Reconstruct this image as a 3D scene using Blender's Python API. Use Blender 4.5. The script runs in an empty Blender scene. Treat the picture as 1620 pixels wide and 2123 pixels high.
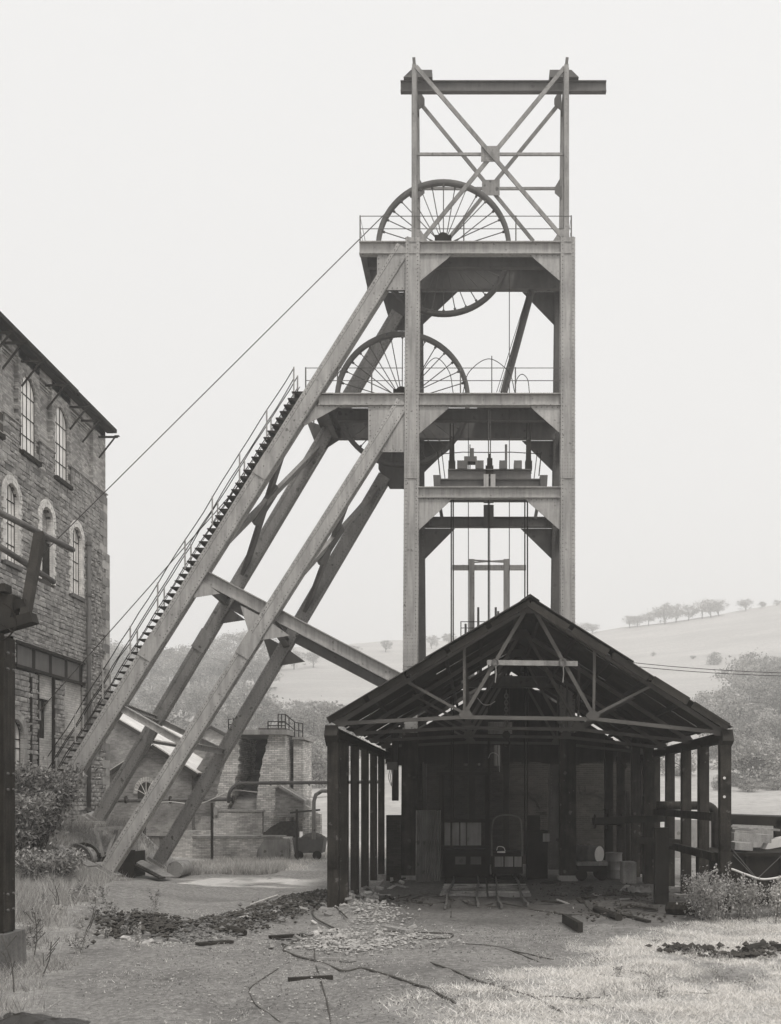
import bpy, math, random
import numpy as np
from mathutils import Vector, Matrix

# ------------------------------------------------------------------ camera, sky, sun, exposure
F, HC, CX, HY = 2200.0, 2.8, 995.0, 1650.0      # focal length in photo pixels, camera height, principal point
W0, H0 = 1620.0, 2123.0
SC = bpy.context.scene
COL = SC.collection
cam_d = bpy.data.cameras.new('camera')
cam_d.sensor_fit = 'VERTICAL'
cam_d.sensor_height = 36.0
cam_d.sensor_width = 36.0 * W0 / H0
cam_d.lens = 36.0 * F / H0
cam_d.shift_x = (W0 / 2 - CX) / H0
cam_d.shift_y = (HY - H0 / 2) / H0
cam_d.clip_start = 0.1
cam_d.clip_end = 3000
cam = bpy.data.objects.new('camera', cam_d)
cam.location = (0, 0, HC)
cam.rotation_euler = (math.radians(90), 0, 0)
COL.objects.link(cam)
SC.camera = cam

SUN_EL, SUN_AZ = math.radians(58), math.radians(150)    # azimuth measured from +Y towards +X (behind the camera, right)
world = bpy.data.worlds.new('World')
SC.world = world
world.use_nodes = True
wn = world.node_tree
wn.nodes.clear()
sky = wn.nodes.new('ShaderNodeTexSky')
sky.sky_type = 'NISHITA'
sky.sun_disc = False
sky.sun_elevation = SUN_EL
sky.sun_rotation = SUN_AZ
sky.air_density = 1.0
sky.dust_density = 6.0
bw = wn.nodes.new('ShaderNodeRGBToBW')
ovc = wn.nodes.new('ShaderNodeMix'); ovc.data_type = 'RGBA'
ovc.inputs[0].default_value = 0.90                       # even white overcast over a little of the clear sky
ovc.inputs[7].default_value = (8.45, 8.40, 8.35, 1)
bg = wn.nodes.new('ShaderNodeBackground')
bg.inputs[1].default_value = 0.105
wo = wn.nodes.new('ShaderNodeOutputWorld')
wn.links.new(sky.outputs[0], bw.inputs[0])
wn.links.new(bw.outputs[0], ovc.inputs[6])
wn.links.new(ovc.outputs[2], bg.inputs[0])
wn.links.new(bg.outputs[0], wo.inputs[0])

sun_d = bpy.data.lights.new('sun', 'SUN')
sun_d.energy = 2.0
sun_d.angle = math.radians(10)
sun_d.color = (1.0, 0.975, 0.94)
sun = bpy.data.objects.new('sun', sun_d)
sdir = Vector((math.sin(SUN_AZ) * math.cos(SUN_EL), math.cos(SUN_AZ) * math.cos(SUN_EL), math.sin(SUN_EL)))
sun.rotation_euler = sdir.to_track_quat('Z', 'Y').to_euler()
sun.location = (0, -20, 60)
COL.objects.link(sun)

SC.view_settings.view_transform = 'Standard'
SC.view_settings.look = 'None'
SC.view_settings.exposure = 0.12
SC.view_settings.gamma = 1.0
SC.view_settings.use_curve_mapping = False
SC.render.engine = 'CYCLES'
SC.cycles.use_denoising = True
SC.cycles.max_bounces = 7
SC.cycles.diffuse_bounces = 3
SC.cycles.glossy_bounces = 2
SC.cycles.transmission_bounces = 3
SC.cycles.transparent_max_bounces = 6
SC.cycles.volume_bounces = 3
SC.cycles.caustics_reflective = False
SC.cycles.caustics_refractive = False

# ------------------------------------------------------------------ helpers
R = random.Random(7)
def V(*a): return Vector(a)
def P(px, py, D):
    """the point at distance D along Y that the photograph shows at px, py"""
    return V((px - CX) * D / F, D, HC - (py - HY) * D / F)
def X(px, D): return (px - CX) * D / F
def Z(py, D): return HC - (py - HY) * D / F
def G(px, py):
    """the point of flat ground at px, py"""
    D = F * HC / (py - HY)
    return V((px - CX) * D / F, D, 0)

TH = {}
def origin_of(o):
    p = V(0, 0, 0)
    while o is not None:
        p = p + Vector(o.location); o = o.parent
    return p

class MB:
    def __init__(s): s.v = []; s.f = []
    def add(s, vs, fs):
        b = len(s.v)
        s.v.extend([tuple(p) for p in vs]); s.f.extend([tuple(b + i for i in q) for q in fs]); return s
    def box(s, x0, x1, y0, y1, z0, z1):
        return s.add([(x0,y0,z0),(x1,y0,z0),(x1,y1,z0),(x0,y1,z0),(x0,y0,z1),(x1,y0,z1),(x1,y1,z1),(x0,y1,z1)],
                     [(0,3,2,1),(4,5,6,7),(0,1,5,4),(1,2,6,5),(2,3,7,6),(3,0,4,7)])
    def bar(s, p0, p1, w, h, up=(0,0,1), w1=None, h1=None):
        p0, p1, up = Vector(p0), Vector(p1), Vector(up)
        d = (p1 - p0).normalized()
        sd = d.cross(up)
        if sd.length < 1e-5: sd = d.cross(V(1, 0, 0))
        sd.normalize(); u = sd.cross(d).normalized()
        w1 = w if w1 is None else w1; h1 = h if h1 is None else h1
        vs = []
        for p, a, b in ((p0, w/2, h/2), (p1, w1/2, h1/2)):
            vs += [p - sd*a - u*b, p + sd*a - u*b, p + sd*a + u*b, p - sd*a + u*b]
        return s.add(vs, [(0,3,2,1),(4,5,6,7),(0,1,5,4),(1,2,6,5),(2,3,7,6),(3,0,4,7)])
    def ibeam(s, p0, p1, w, h, t=.03, up=(0,0,1)):
        """I section: web in the plane of up, flanges of width w at both edges of height h"""
        p0, p1, up = Vector(p0), Vector(p1), Vector(up)
        d = (p1 - p0).normalized(); sd = d.cross(up).normalized(); u = sd.cross(d).normalized()
        s.bar(p0, p1, t, h - 2*t, u)
        s.bar(p0 + u*(h-t)/2, p1 + u*(h-t)/2, w, t, u)
        s.bar(p0 - u*(h-t)/2, p1 - u*(h-t)/2, w, t, u)
        return s
    def tube(s, pts, r, n=8, cap=True):
        pts = [Vector(p) for p in pts]; b = len(s.v); m = len(pts)
        rr = r if isinstance(r, (list, tuple)) else [r]*m
        prev = None
        for i, p in enumerate(pts):
            d = (pts[min(i+1, m-1)] - pts[max(i-1, 0)]).normalized()
            if prev is None:
                a = d.cross(V(0,0,1))
                if a.length < 1e-3: a = d.cross(V(1,0,0))
            else:
                a = prev - d * prev.dot(d)
            a.normalize(); prev = a; c = d.cross(a)
            for k in range(n):
                t = 2*math.pi*k/n
                s.v.append(tuple(p + (a*math.cos(t) + c*math.sin(t)) * rr[i]))
        for i in range(m-1):
            for k in range(n):
                k2 = (k+1) % n
                s.f.append((b+i*n+k, b+i*n+k2, b+(i+1)*n+k2, b+(i+1)*n+k))
        if cap:
            s.f.append(tuple(b+k for k in range(n))[::-1]); s.f.append(tuple(b+(m-1)*n+k for k in range(n)))
        return s
    def lathe(s, c, axis, prof, n=24, closed=False):
        """prof: (radius, distance along axis)"""
        c, ax = Vector(c), Vector(axis).normalized()
        a = ax.cross(V(0,0,1))
        if a.length < 1e-3: a = V(1,0,0)
        a.normalize(); e = ax.cross(a); b = len(s.v)
        for r, h in prof:
            for k in range(n):
                t = 2*math.pi*k/n
                s.v.append(tuple(c + ax*h + (a*math.cos(t) + e*math.sin(t))*r))
        m = len(prof)
        for i in range(m if closed else m-1):
            j = (i+1) % m
            for k in range(n):
                k2 = (k+1) % n
                s.f.append((b+i*n+k, b+i*n+k2, b+j*n+k2, b+j*n+k))
        return s
    def prism(s, pts, vec):
        pts = [Vector(p) for p in pts]; n = len(pts); vec = Vector(vec)
        vs = pts + [p + vec for p in pts]
        fs = [tuple(range(n))[::-1], tuple(range(n, 2*n))] + [(i, (i+1) % n, n+(i+1) % n, n+i) for i in range(n)]
        return s.add(vs, fs)
    def mesh(s, name, mat, off=(0,0,0), smooth=False):
        me = bpy.data.meshes.new(name)
        o = Vector(off)
        me.from_pydata([(x-o.x, y-o.y, z-o.z) for x, y, z in s.v], [], s.f)
        if smooth: me.polygons.foreach_set('use_smooth', [True]*len(me.polygons))
        if mat: me.materials.append(mat)
        me.update()
        return me
    def build(s, name, mat, parent=None, smooth=False, kind=None, label=None, at=None):
        base = origin_of(parent) if parent else V(0,0,0)
        off = base if at is None else Vector(at)
        o = bpy.data.objects.new(name, s.mesh(name, mat, off, smooth))
        o.location = off - base
        if parent: o.parent = parent
        if kind: o['kind'] = kind
        if label: o['label'] = label
        COL.objects.link(o)
        return o

def thing(name, label, cat, loc=(0,0,0), group=None):
    o = bpy.data.objects.new(name, None)
    o.empty_display_size = .3; o.location = loc
    o['label'] = label; o['category'] = cat
    if group: o['group'] = group
    COL.objects.link(o); return o
def tag(o, label, cat, group=None):
    o['label'] = label; o['category'] = cat
    if group: o['group'] = group
    return o
def inst(name, me, parent=None, loc=(0,0,0), rot=None, scale=None, mat=None):
    o = bpy.data.objects.new(name, me)
    base = origin_of(parent) if parent else V(0,0,0)
    o.location = Vector(loc) - base
    if rot is not None: o.rotation_euler = rot
    if scale is not None: o.scale = scale
    if parent: o.parent = parent
    COL.objects.link(o); return o
def copy_tree(o, parent=None):
    c = o.copy(); COL.objects.link(c); c.parent = parent
    for ch in o.children: copy_tree(ch, c)
    return c
def sm(t): t = min(1, max(0, t)); return t*t*(3-2*t)
def curve(pts, n=8):
    """Catmull-Rom through points"""
    pts = [Vector(p) for p in pts]; q = [pts[0]*2 - pts[1]] + pts + [pts[-1]*2 - pts[-2]]; out = []
    for i in range(1, len(q)-2):
        a, b, c, d = q[i-1], q[i], q[i+1], q[i+2]
        for k in range(n):
            t = k/n
            out.append(.5*((2*b) + (c-a)*t + (2*a-5*b+4*c-d)*t*t + (3*b-a-3*c+d)*t**3))
    out.append(pts[-1]); return out

# ------------------------------------------------------------------ materials (all warm greys: the place is in monochrome)
def tint(g, w=None):
    if w is None: w = 1.0 if g > .12 else 1.0+2.6*(1-g/.12)
    return (g, g*(1-.035*w), g*(1-.08*w), 1)
def M(name, g, rough=.85, var=.35, vs=1.2, spots=None, spot_scale=6, spot_amt=.6, bump=.25, bs=40, streak=0, rnd=0, metal=0, fine=0, spec=.3):
    m = bpy.data.materials.new(name); m.use_nodes = True
    nt = m.node_tree; N = nt.nodes; L = nt.links
    b = N['Principled BSDF']; b.inputs['Roughness'].default_value = rough; b.inputs['Metallic'].default_value = metal
    b.inputs['Specular IOR Level'].default_value = spec
    geo = N.new('ShaderNodeNewGeometry')
    def noise(scale, det=5, rgh=.6, sc=(1,1,1)):
        mp = N.new('ShaderNodeMapping'); mp.inputs['Scale'].default_value = sc
        L.new(geo.outputs['Position'], mp.inputs[0])
        t = N.new('ShaderNodeTexNoise'); t.inputs['Scale'].default_value = scale
        t.inputs['Detail'].default_value = det; t.inputs['Roughness'].default_value = rgh
        L.new(mp.outputs[0], t.inputs['Vector']); return t.outputs['Fac']
    def ramp(src, a, b_, c0, c1):
        r = N.new('ShaderNodeMapRange'); r.inputs[1].default_value = a; r.inputs[2].default_value = b_
        r.inputs[3].default_value = c0; r.inputs[4].default_value = c1; r.clamp = True
        L.new(src, r.inputs[0]); return r.outputs[0]
    def math_(op, x, y):
        q = N.new('ShaderNodeMath'); q.operation = op
        for i, w in enumerate((x, y)):
            if isinstance(w, (int, float)): q.inputs[i].default_value = w
            else: L.new(w, q.inputs[i])
        return q.outputs[0]
    k = ramp(noise(vs), .3, .7, 1-var, 1+var)
    if fine: k = math_('MULTIPLY', k, ramp(noise(vs*18, 4), .3, .7, 1-fine, 1+fine))
    if streak: k = math_('MULTIPLY', k, ramp(noise(3, 4, .6, (3,3,.25)), .35, .7, 1+streak*.4, 1-streak))
    if rnd:
        oi = N.new('ShaderNodeObjectInfo')
        k = math_('MULTIPLY', k, ramp(oi.outputs['Random'], 0, 1, 1-rnd, 1+rnd))
    cm = N.new('ShaderNodeMix'); cm.data_type = 'RGBA'; cm.blend_type = 'MULTIPLY'; cm.inputs[0].default_value = 1
    cm.inputs[6].default_value = tint(g)
    L.new(k, cm.inputs[7]); out = cm.outputs[2]
    if spots is not None:
        sp = N.new('ShaderNodeMix'); sp.data_type = 'RGBA'
        L.new(out, sp.inputs[6]); sp.inputs[7].default_value = tint(spots, 1.6)
        vo = N.new('ShaderNodeTexVoronoi'); vo.inputs['Scale'].default_value = spot_scale
        wob = N.new('ShaderNodeTexNoise'); wob.inputs['Scale'].default_value = spot_scale*2.5; wob.inputs['Detail'].default_value = 3
        L.new(geo.outputs['Position'], wob.inputs['Vector'])
        va = N.new('ShaderNodeMix'); va.data_type = 'RGBA'; va.blend_type = 'LINEAR_LIGHT'; va.inputs[0].default_value = .06
        L.new(geo.outputs['Position'], va.inputs[6]); L.new(wob.outputs['Color'], va.inputs[7]); L.new(va.outputs[2], vo.inputs['Vector'])
        cell = N.new('ShaderNodeSeparateColor'); L.new(vo.outputs['Color'], cell.inputs[0])
        rad = ramp(cell.outputs[0], spot_amt, 1.0, -.05, .40)
        a = ramp(math_('SUBTRACT', rad, vo.outputs['Distance']), 0, .06, 0, .9)
        a2 = ramp(noise(spot_scale*.12, 4), .36, .62, .15, 1)
        L.new(math_('MULTIPLY', a, a2), sp.inputs[0]); out = sp.outputs[2]
    L.new(out, b.inputs['Base Color'])
    if bump:
        bp = N.new('ShaderNodeBump'); bp.inputs['Strength'].default_value = bump; bp.inputs['Distance'].default_value = .02
        L.new(noise(bs, 6, .7), bp.inputs['Height']); L.new(bp.outputs[0], b.inputs['Normal'])
    m['out'] = 1
    return m
def MBRICK(name, g, mortar, w=.24, h=.075, bump=.7, var=.35, dirt=.45, g2=None):
    """courses of brick on any upright wall, whichever way it runs"""
    m = bpy.data.materials.new(name); m.use_nodes = True
    nt = m.node_tree; N = nt.nodes; L = nt.links; b = N['Principled BSDF']
    b.inputs['Roughness'].default_value = .92; b.inputs['Specular IOR Level'].default_value = .2
    geo = N.new('ShaderNodeNewGeometry'); sx = N.new('ShaderNodeSeparateXYZ'); L.new(geo.outputs['Position'], sx.inputs[0])
    ad = N.new('ShaderNodeMath'); L.new(sx.outputs[0], ad.inputs[0]); L.new(sx.outputs[1], ad.inputs[1])
    cb = N.new('ShaderNodeCombineXYZ'); L.new(ad.outputs[0], cb.inputs[0]); L.new(sx.outputs[2], cb.inputs[1])
    br = N.new('ShaderNodeTexBrick'); L.new(cb.outputs[0], br.inputs['Vector'])
    br.inputs['Color1'].default_value = tint(g*(1-var)); br.inputs['Color2'].default_value = tint(g*(1+var) if g2 is None else g2)
    br.inputs['Mortar'].default_value = tint(mortar); br.inputs['Scale'].default_value = 1
    br.inputs['Brick Width'].default_value = w; br.inputs['Row Height'].default_value = h
    br.inputs['Mortar Size'].default_value = .007; br.inputs['Mortar Smooth'].default_value = .3
    br.inputs['Bias'].default_value = -.1
    n = N.new('ShaderNodeTexNoise'); n.inputs['Scale'].default_value = .9; n.inputs['Detail'].default_value = 7; n.inputs['Roughness'].default_value = .68
    L.new(geo.outputs['Position'], n.inputs['Vector'])
    mr = N.new('ShaderNodeMapRange'); mr.inputs[1].default_value = .35; mr.inputs[2].default_value = .68
    mr.inputs[3].default_value = 1+dirt*.35; mr.inputs[4].default_value = 1-dirt; L.new(n.outputs['Fac'], mr.inputs[0])
    mx = N.new('ShaderNodeMix'); mx.data_type = 'RGBA'; mx.blend_type = 'MULTIPLY'; mx.inputs[0].default_value = 1
    L.new(br.outputs['Color'], mx.inputs[6]); L.new(mr.outputs[0], mx.inputs[7]); L.new(mx.outputs[2], b.inputs['Base Color'])
    inv = N.new('ShaderNodeMath'); inv.operation = 'SUBTRACT'; inv.inputs[0].default_value = 1; L.new(br.outputs['Fac'], inv.inputs[1])
    n2 = N.new('ShaderNodeTexNoise'); n2.inputs['Scale'].default_value = 30; L.new(geo.outputs['Position'], n2.inputs['Vector'])
    a2 = N.new('ShaderNodeMath'); L.new(inv.outputs[0], a2.inputs[0]); L.new(n2.outputs['Fac'], a2.inputs[1])
    bp = N.new('ShaderNodeBump'); bp.inputs['Strength'].default_value = bump; bp.inputs['Distance'].default_value = .012
    L.new(a2.outputs[0], bp.inputs['Height']); L.new(bp.outputs[0], b.inputs['Normal'])
    return m
def MLEAF(name, g, var=.5):
    m = bpy.data.materials.new(name); m.use_nodes = True
    nt = m.node_tree; N = nt.nodes; L = nt.links; b = N['Principled BSDF']
    b.inputs['Roughness'].default_value = .7; b.inputs['Specular IOR Level'].default_value = .2
    geo = N.new('ShaderNodeNewGeometry'); oi = N.new('ShaderNodeObjectInfo')
    mr = N.new('ShaderNodeMapRange'); mr.inputs[3].default_value = 1-var; mr.inputs[4].default_value = 1+var
    L.new(geo.outputs['Random Per Island'], mr.inputs[0])
    m2 = N.new('ShaderNodeMapRange'); m2.inputs[3].default_value = .75; m2.inputs[4].default_value = 1.25; L.new(oi.outputs['Random'], m2.inputs[0])
    mu = N.new('ShaderNodeMath'); mu.operation = 'MULTIPLY'; L.new(mr.outputs[0], mu.inputs[0]); L.new(m2.outputs[0], mu.inputs[1])
    mx = N.new('ShaderNodeMix'); mx.data_type = 'RGBA'; mx.blend_type = 'MULTIPLY'; mx.inputs[0].default_value = 1
    mx.inputs[6].default_value = tint(g); L.new(mu.outputs[0], mx.inputs[7]); L.new(mx.outputs[2], b.inputs['Base Color'])
    tr = N.new('ShaderNodeBsdfTranslucent'); L.new(mx.outputs[2], tr.inputs[0])
    ms = N.new('ShaderNodeMixShader'); ms.inputs[0].default_value = .3
    L.new(b.outputs[0], ms.inputs[1]); L.new(tr.outputs[0], ms.inputs[2]); L.new(ms.outputs[0], N['Material Output'].inputs[0])
    return m

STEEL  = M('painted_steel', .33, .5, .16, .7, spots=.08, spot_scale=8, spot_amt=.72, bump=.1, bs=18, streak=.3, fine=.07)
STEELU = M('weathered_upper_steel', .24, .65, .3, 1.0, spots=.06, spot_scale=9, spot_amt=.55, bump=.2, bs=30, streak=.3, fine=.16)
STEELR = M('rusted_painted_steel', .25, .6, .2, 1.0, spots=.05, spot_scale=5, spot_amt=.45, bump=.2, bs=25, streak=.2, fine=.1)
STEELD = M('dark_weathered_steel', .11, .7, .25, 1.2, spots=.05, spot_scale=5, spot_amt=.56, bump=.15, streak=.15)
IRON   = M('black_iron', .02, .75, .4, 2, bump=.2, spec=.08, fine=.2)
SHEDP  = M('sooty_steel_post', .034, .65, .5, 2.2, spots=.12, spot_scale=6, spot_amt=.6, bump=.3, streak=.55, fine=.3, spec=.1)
RIVET  = M('rivet_steel', .13, .6, .2, 3, bump=0)
ROPE   = M('wire_rope', .05, .5, .2, 8, bump=.4, bs=90)
TIMBER = M('weathered_timber', .26, .9, .3, 2, bump=.5, bs=30, streak=.3, fine=.15, rnd=.25)
TIMBD  = M('sooty_timber', .03, .9, .3, 2, bump=.5, bs=30, streak=.3, rnd=.2)
SHEET  = M('rusted_roof_sheet', .03, .75, .35, 1.3, spots=.03, spot_scale=4, spot_amt=.55, bump=.2, streak=.2, rnd=.35)
CORR   = M('corrugated_sheet', .2, .6, .3, 1.3, spots=.07, spot_scale=5, spot_amt=.58, bump=.1, streak=.3)
CONC   = M('old_concrete', .3, .9, .25, 1.5, spots=.12, spot_scale=4, spot_amt=.6, bump=.5, bs=25, streak=.25, fine=.15)
STONE  = M('sandstone_block', .27, .92, .3, 2.2, bump=.9, bs=16, rnd=.42, fine=.22)
STONES = M('sandstone_facing', .27, .92, .5, 3.6, bump=.9, bs=16, fine=.28)
DRESS  = M('dressed_sandstone', .33, .9, .25, 1.5, bump=.4, bs=20, rnd=.15, fine=.12, streak=.15)
MORTAR = M('dark_mortar', .06, .95, .3, 2, bump=.6, bs=30)
PALEB  = M('white_glazed_brick', .64, .6, .22, 4, bump=.2, rnd=.12, streak=.2, fine=.12)
EBRICK = MBRICK('buff_brick', .40, .25, w=.24, h=.08, dirt=.4)
INFILL = MBRICK('pale_infill_brick', .52, .30, w=.26, h=.085, dirt=.35, var=.15)
RBRICK = MBRICK('red_brick', .27, .33, w=.24, h=.075, dirt=.5, var=.24)
RBRICK2= MBRICK('weathered_brick', .58, .3, w=.24, h=.075, dirt=.45, var=.24, bump=.8)
LBRICK = MBRICK('limewashed_brick', .62, .14, w=.26, h=.085, dirt=.4, var=.26, bump=.9)
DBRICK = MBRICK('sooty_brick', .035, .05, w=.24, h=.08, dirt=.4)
GLASS  = M('grimed_window_glass', .88, .18, .2, 1.1, bump=.05, bs=6, streak=.2, spec=.6)
SLATE  = M('slate_roof', .10, .6, .2, 2, bump=.3)
ROOFW  = M('wet_sheet_roof', .62, .45, .22, 1.0, bump=.15, streak=.2, spec=.5)
GLASSD = M('dark_window', .03, .15, .3, 1, bump=0, spec=.6)
BRICKL = M('loose_brick', .30, .9, .3, 6, bump=.5, bs=40, rnd=.55, fine=.2)
SHINY  = M('wet_tarpaulin', .02, .35, .3, 3, bump=.5, bs=9, spec=.5)
GRIT   = M('yard_grit', .14, .95, .4, 8, bump=.5, bs=40, fine=.3)
CONCD  = M('dark_concrete', .13, .95, .3, 1.5, bump=.6, bs=25, streak=.3, fine=.25)  # darker, streaked concrete for the gantry base block
RUBM   = M('coal_rubble', .06, .9, .5, 8, bump=.8, bs=40, fine=.3)
HOSE   = M('rubber_hose', .06, .6, .25, 3, bump=.1)
WHITEP = M('white_painted_steel', .62, .5, .15, 2, bump=.1)
LEAFF  = MLEAF('far_foliage', .30, .65)  # paler than leaves are: part of the haze is put into the colour
LEAFN  = MLEAF('near_foliage', .30, .7)
LEAFP  = MLEAF('pale_weed_leaf', .42, .5)
GRASSM = MLEAF('dry_grass', .73, .3)
GRASSL = MLEAF('rank_grass', .36, .45)
BARK   = M('bark', .08, .9, .3, 3, bump=.5)

# ------------------------------------------------------------------ ground and hillside
def vnoise(x, y, seed=0):
    """smooth value noise, vectorised"""
    x = np.asarray(x, float); y = np.asarray(y, float)
    xi = np.floor(x).astype(int); yi = np.floor(y).astype(int); fx = x-xi; fy = y-yi
    fx = fx*fx*(3-2*fx); fy = fy*fy*(3-2*fy)
    def h(a, b):
        n = (a*374761393 + b*668265263 + seed*1442695041) & 0x7fffffff
        n = ((n ^ (n >> 13)) * 1274126177) & 0x7fffffff
        return ((n ^ (n >> 16)) & 0xffff) / 65535.0
    return (h(xi,yi)*(1-fx)+h(xi+1,yi)*fx)*(1-fy) + (h(xi,yi+1)*(1-fx)+h(xi+1,yi+1)*fx)*fy
def sms(t): t = np.clip(t, 0, 1); return t*t*(3-2*t)
def bump2(x, y, cx, cy, rx, ry): return np.exp(-((x-cx)/rx)**2 - ((y-cy)/ry)**2)
def seg(x, y, ax, ay, bx, by, r):
    t = np.clip(((x-ax)*(bx-ax)+(y-ay)*(by-ay))/((bx-ax)**2+(by-ay)**2), 0, 1)
    d2 = (x-ax-t*(bx-ax))**2 + (y-ay-t*(by-ay))**2
    return np.exp(-d2/r**2)
def gz(x, y):
    x = np.asarray(x, float); y = np.asarray(y, float)
    z = 1.6*sms((-12.3-x)/1.9)*sms((y-27)/5)*(1-sms((y-43)/3))
    z = z + .35*sms((-7.2-x)/2.5)*sms((y-16)/6)*(1-sms((y-30)/4))
    z = z + .16*seg(x, y, -5.6, 22.0, -4.3, 28.5, .8) + .2*bump2(x, y, -7.3, 22.6, 1.3, .9) + .18*bump2(x, y, -2.7, 24.9, 1.2, 1.0)
    z = z + .16*bump2(x, y, 3.6, 27.5, 1.6, 1.2)
    z = z + .09*(vnoise(x*.7, y*.7, 1)-.5) + .06*(vnoise(x*1.9, y*1.9, 2)-.5) + .03*(vnoise(x*4.5, y*4.5, 3)-.5)
    rut = -.07*np.exp(-((x+3.2+.12*(y-14)+.25*np.sin(y*.5))/.22)**2) - .07*np.exp(-((x+1.7+.12*(y-14)+.25*np.sin(y*.5+.3))/.22)**2)
    z = z + rut*sms((24-y)/3)
    z = z + .25*sms((x-6.5)/2.5)*(1-sms((y-22)/3))*vnoise(x*.5, y*.5, 4)
    return z
def gz1(x, y): return float(gz(x, y))
def GP(px, py):
    p = G(px, py); p.z = gz1(p.x, p.y); return p
def sheet(name, xs, ys, zf, mat, attr=None):
    XX, YY = np.meshgrid(xs, ys); ZZ = zf(XX, YY)
    nx, ny = len(xs), len(ys)
    co = np.stack([XX, YY, ZZ], -1).reshape(-1, 3)
    i = (np.arange(ny-1)[:, None]*nx + np.arange(nx-1)[None, :]).ravel()
    fs = np.stack([i, i+1, i+nx+1, i+nx], -1)
    me = bpy.data.meshes.new(name)
    me.vertices.add(len(co)); me.vertices.foreach_set('co', co.astype(np.float32).ravel())
    me.loops.add(fs.size); me.loops.foreach_set('vertex_index', fs.astype(np.int32).ravel())
    me.polygons.add(len(fs)); me.polygons.foreach_set('loop_start', (np.arange(len(fs))*4).astype(np.int32))
    me.update(calc_edges=True)
    me.polygons.foreach_set('use_smooth', [True]*len(fs))
    if attr is not None:
        c = attr(XX, YY).reshape(-1, 4).astype(np.float32)
        a = me.color_attributes.new('cover', 'FLOAT_COLOR', 'POINT'); a.data.foreach_set('color', c.ravel())
    me.materials.append(mat)
    o = bpy.data.objects.new(name, me); o['kind'] = 'structure'; COL.objects.link(o); return o
def grassy(x, y):
    n = vnoise(x*.55, y*.55, 11)*.6 + vnoise(x*1.7, y*1.7, 12)*.4
    right = sms((x - (1.2 - .50*(20-y)) + 2.2*(n-.5))/3.2)*(1-sms((y-22.3-.25*(x-3))/1.8))
    left = sms((-5.0-x - .30*(y-14) + 2.0*(n-.5))/1.6)*(1-sms((y-33)/4))
    far = sms((y-37.5)/3)*sms((-5.5-x)/2)*.8 + sms((y-46)/4)
    patch = sms((vnoise(x*.8+3, y*.5, 14)*.55+vnoise(x*2.6, y*1.6, 15)*.3+vnoise(x*6, y*4, 16)*.15-.21)*4.5)
    return np.clip(np.maximum(np.maximum(right*(.25+.75*patch), left*.85), far)*(.45+1.0*n), 0, 1)
def cover(x, y):
    g = grassy(x, y)
    n = vnoise(x*.9, y*.9, 21)
    # cement pad beside the strut feet, patchy at its edges
    pad = sms((1.0-np.abs((x+8.6)/3.5))*3)*sms((1.0-np.abs((y-34.3)/2.3))*2.5)*sms((n-.2)*4)
    coal = np.clip(seg(x, y, -5.6, 22.0, -4.3, 28.5, .7)*1.3 + bump2(x, y, -7.3, 22.6, 1.0, .6)*1.4, 0, 1)*sms((vnoise(x*1.6, y*1.6, 23)-.25)*3)
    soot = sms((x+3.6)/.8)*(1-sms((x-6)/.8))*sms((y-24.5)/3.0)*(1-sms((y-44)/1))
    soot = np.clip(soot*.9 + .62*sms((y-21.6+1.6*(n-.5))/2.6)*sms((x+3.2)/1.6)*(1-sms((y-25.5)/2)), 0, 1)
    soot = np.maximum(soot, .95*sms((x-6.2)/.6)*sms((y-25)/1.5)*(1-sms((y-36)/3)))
    return np.stack([g, np.clip(pad, 0, 1), np.clip(np.maximum(coal, soot*.75), 0, 1), np.ones_like(x)], -1)
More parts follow.
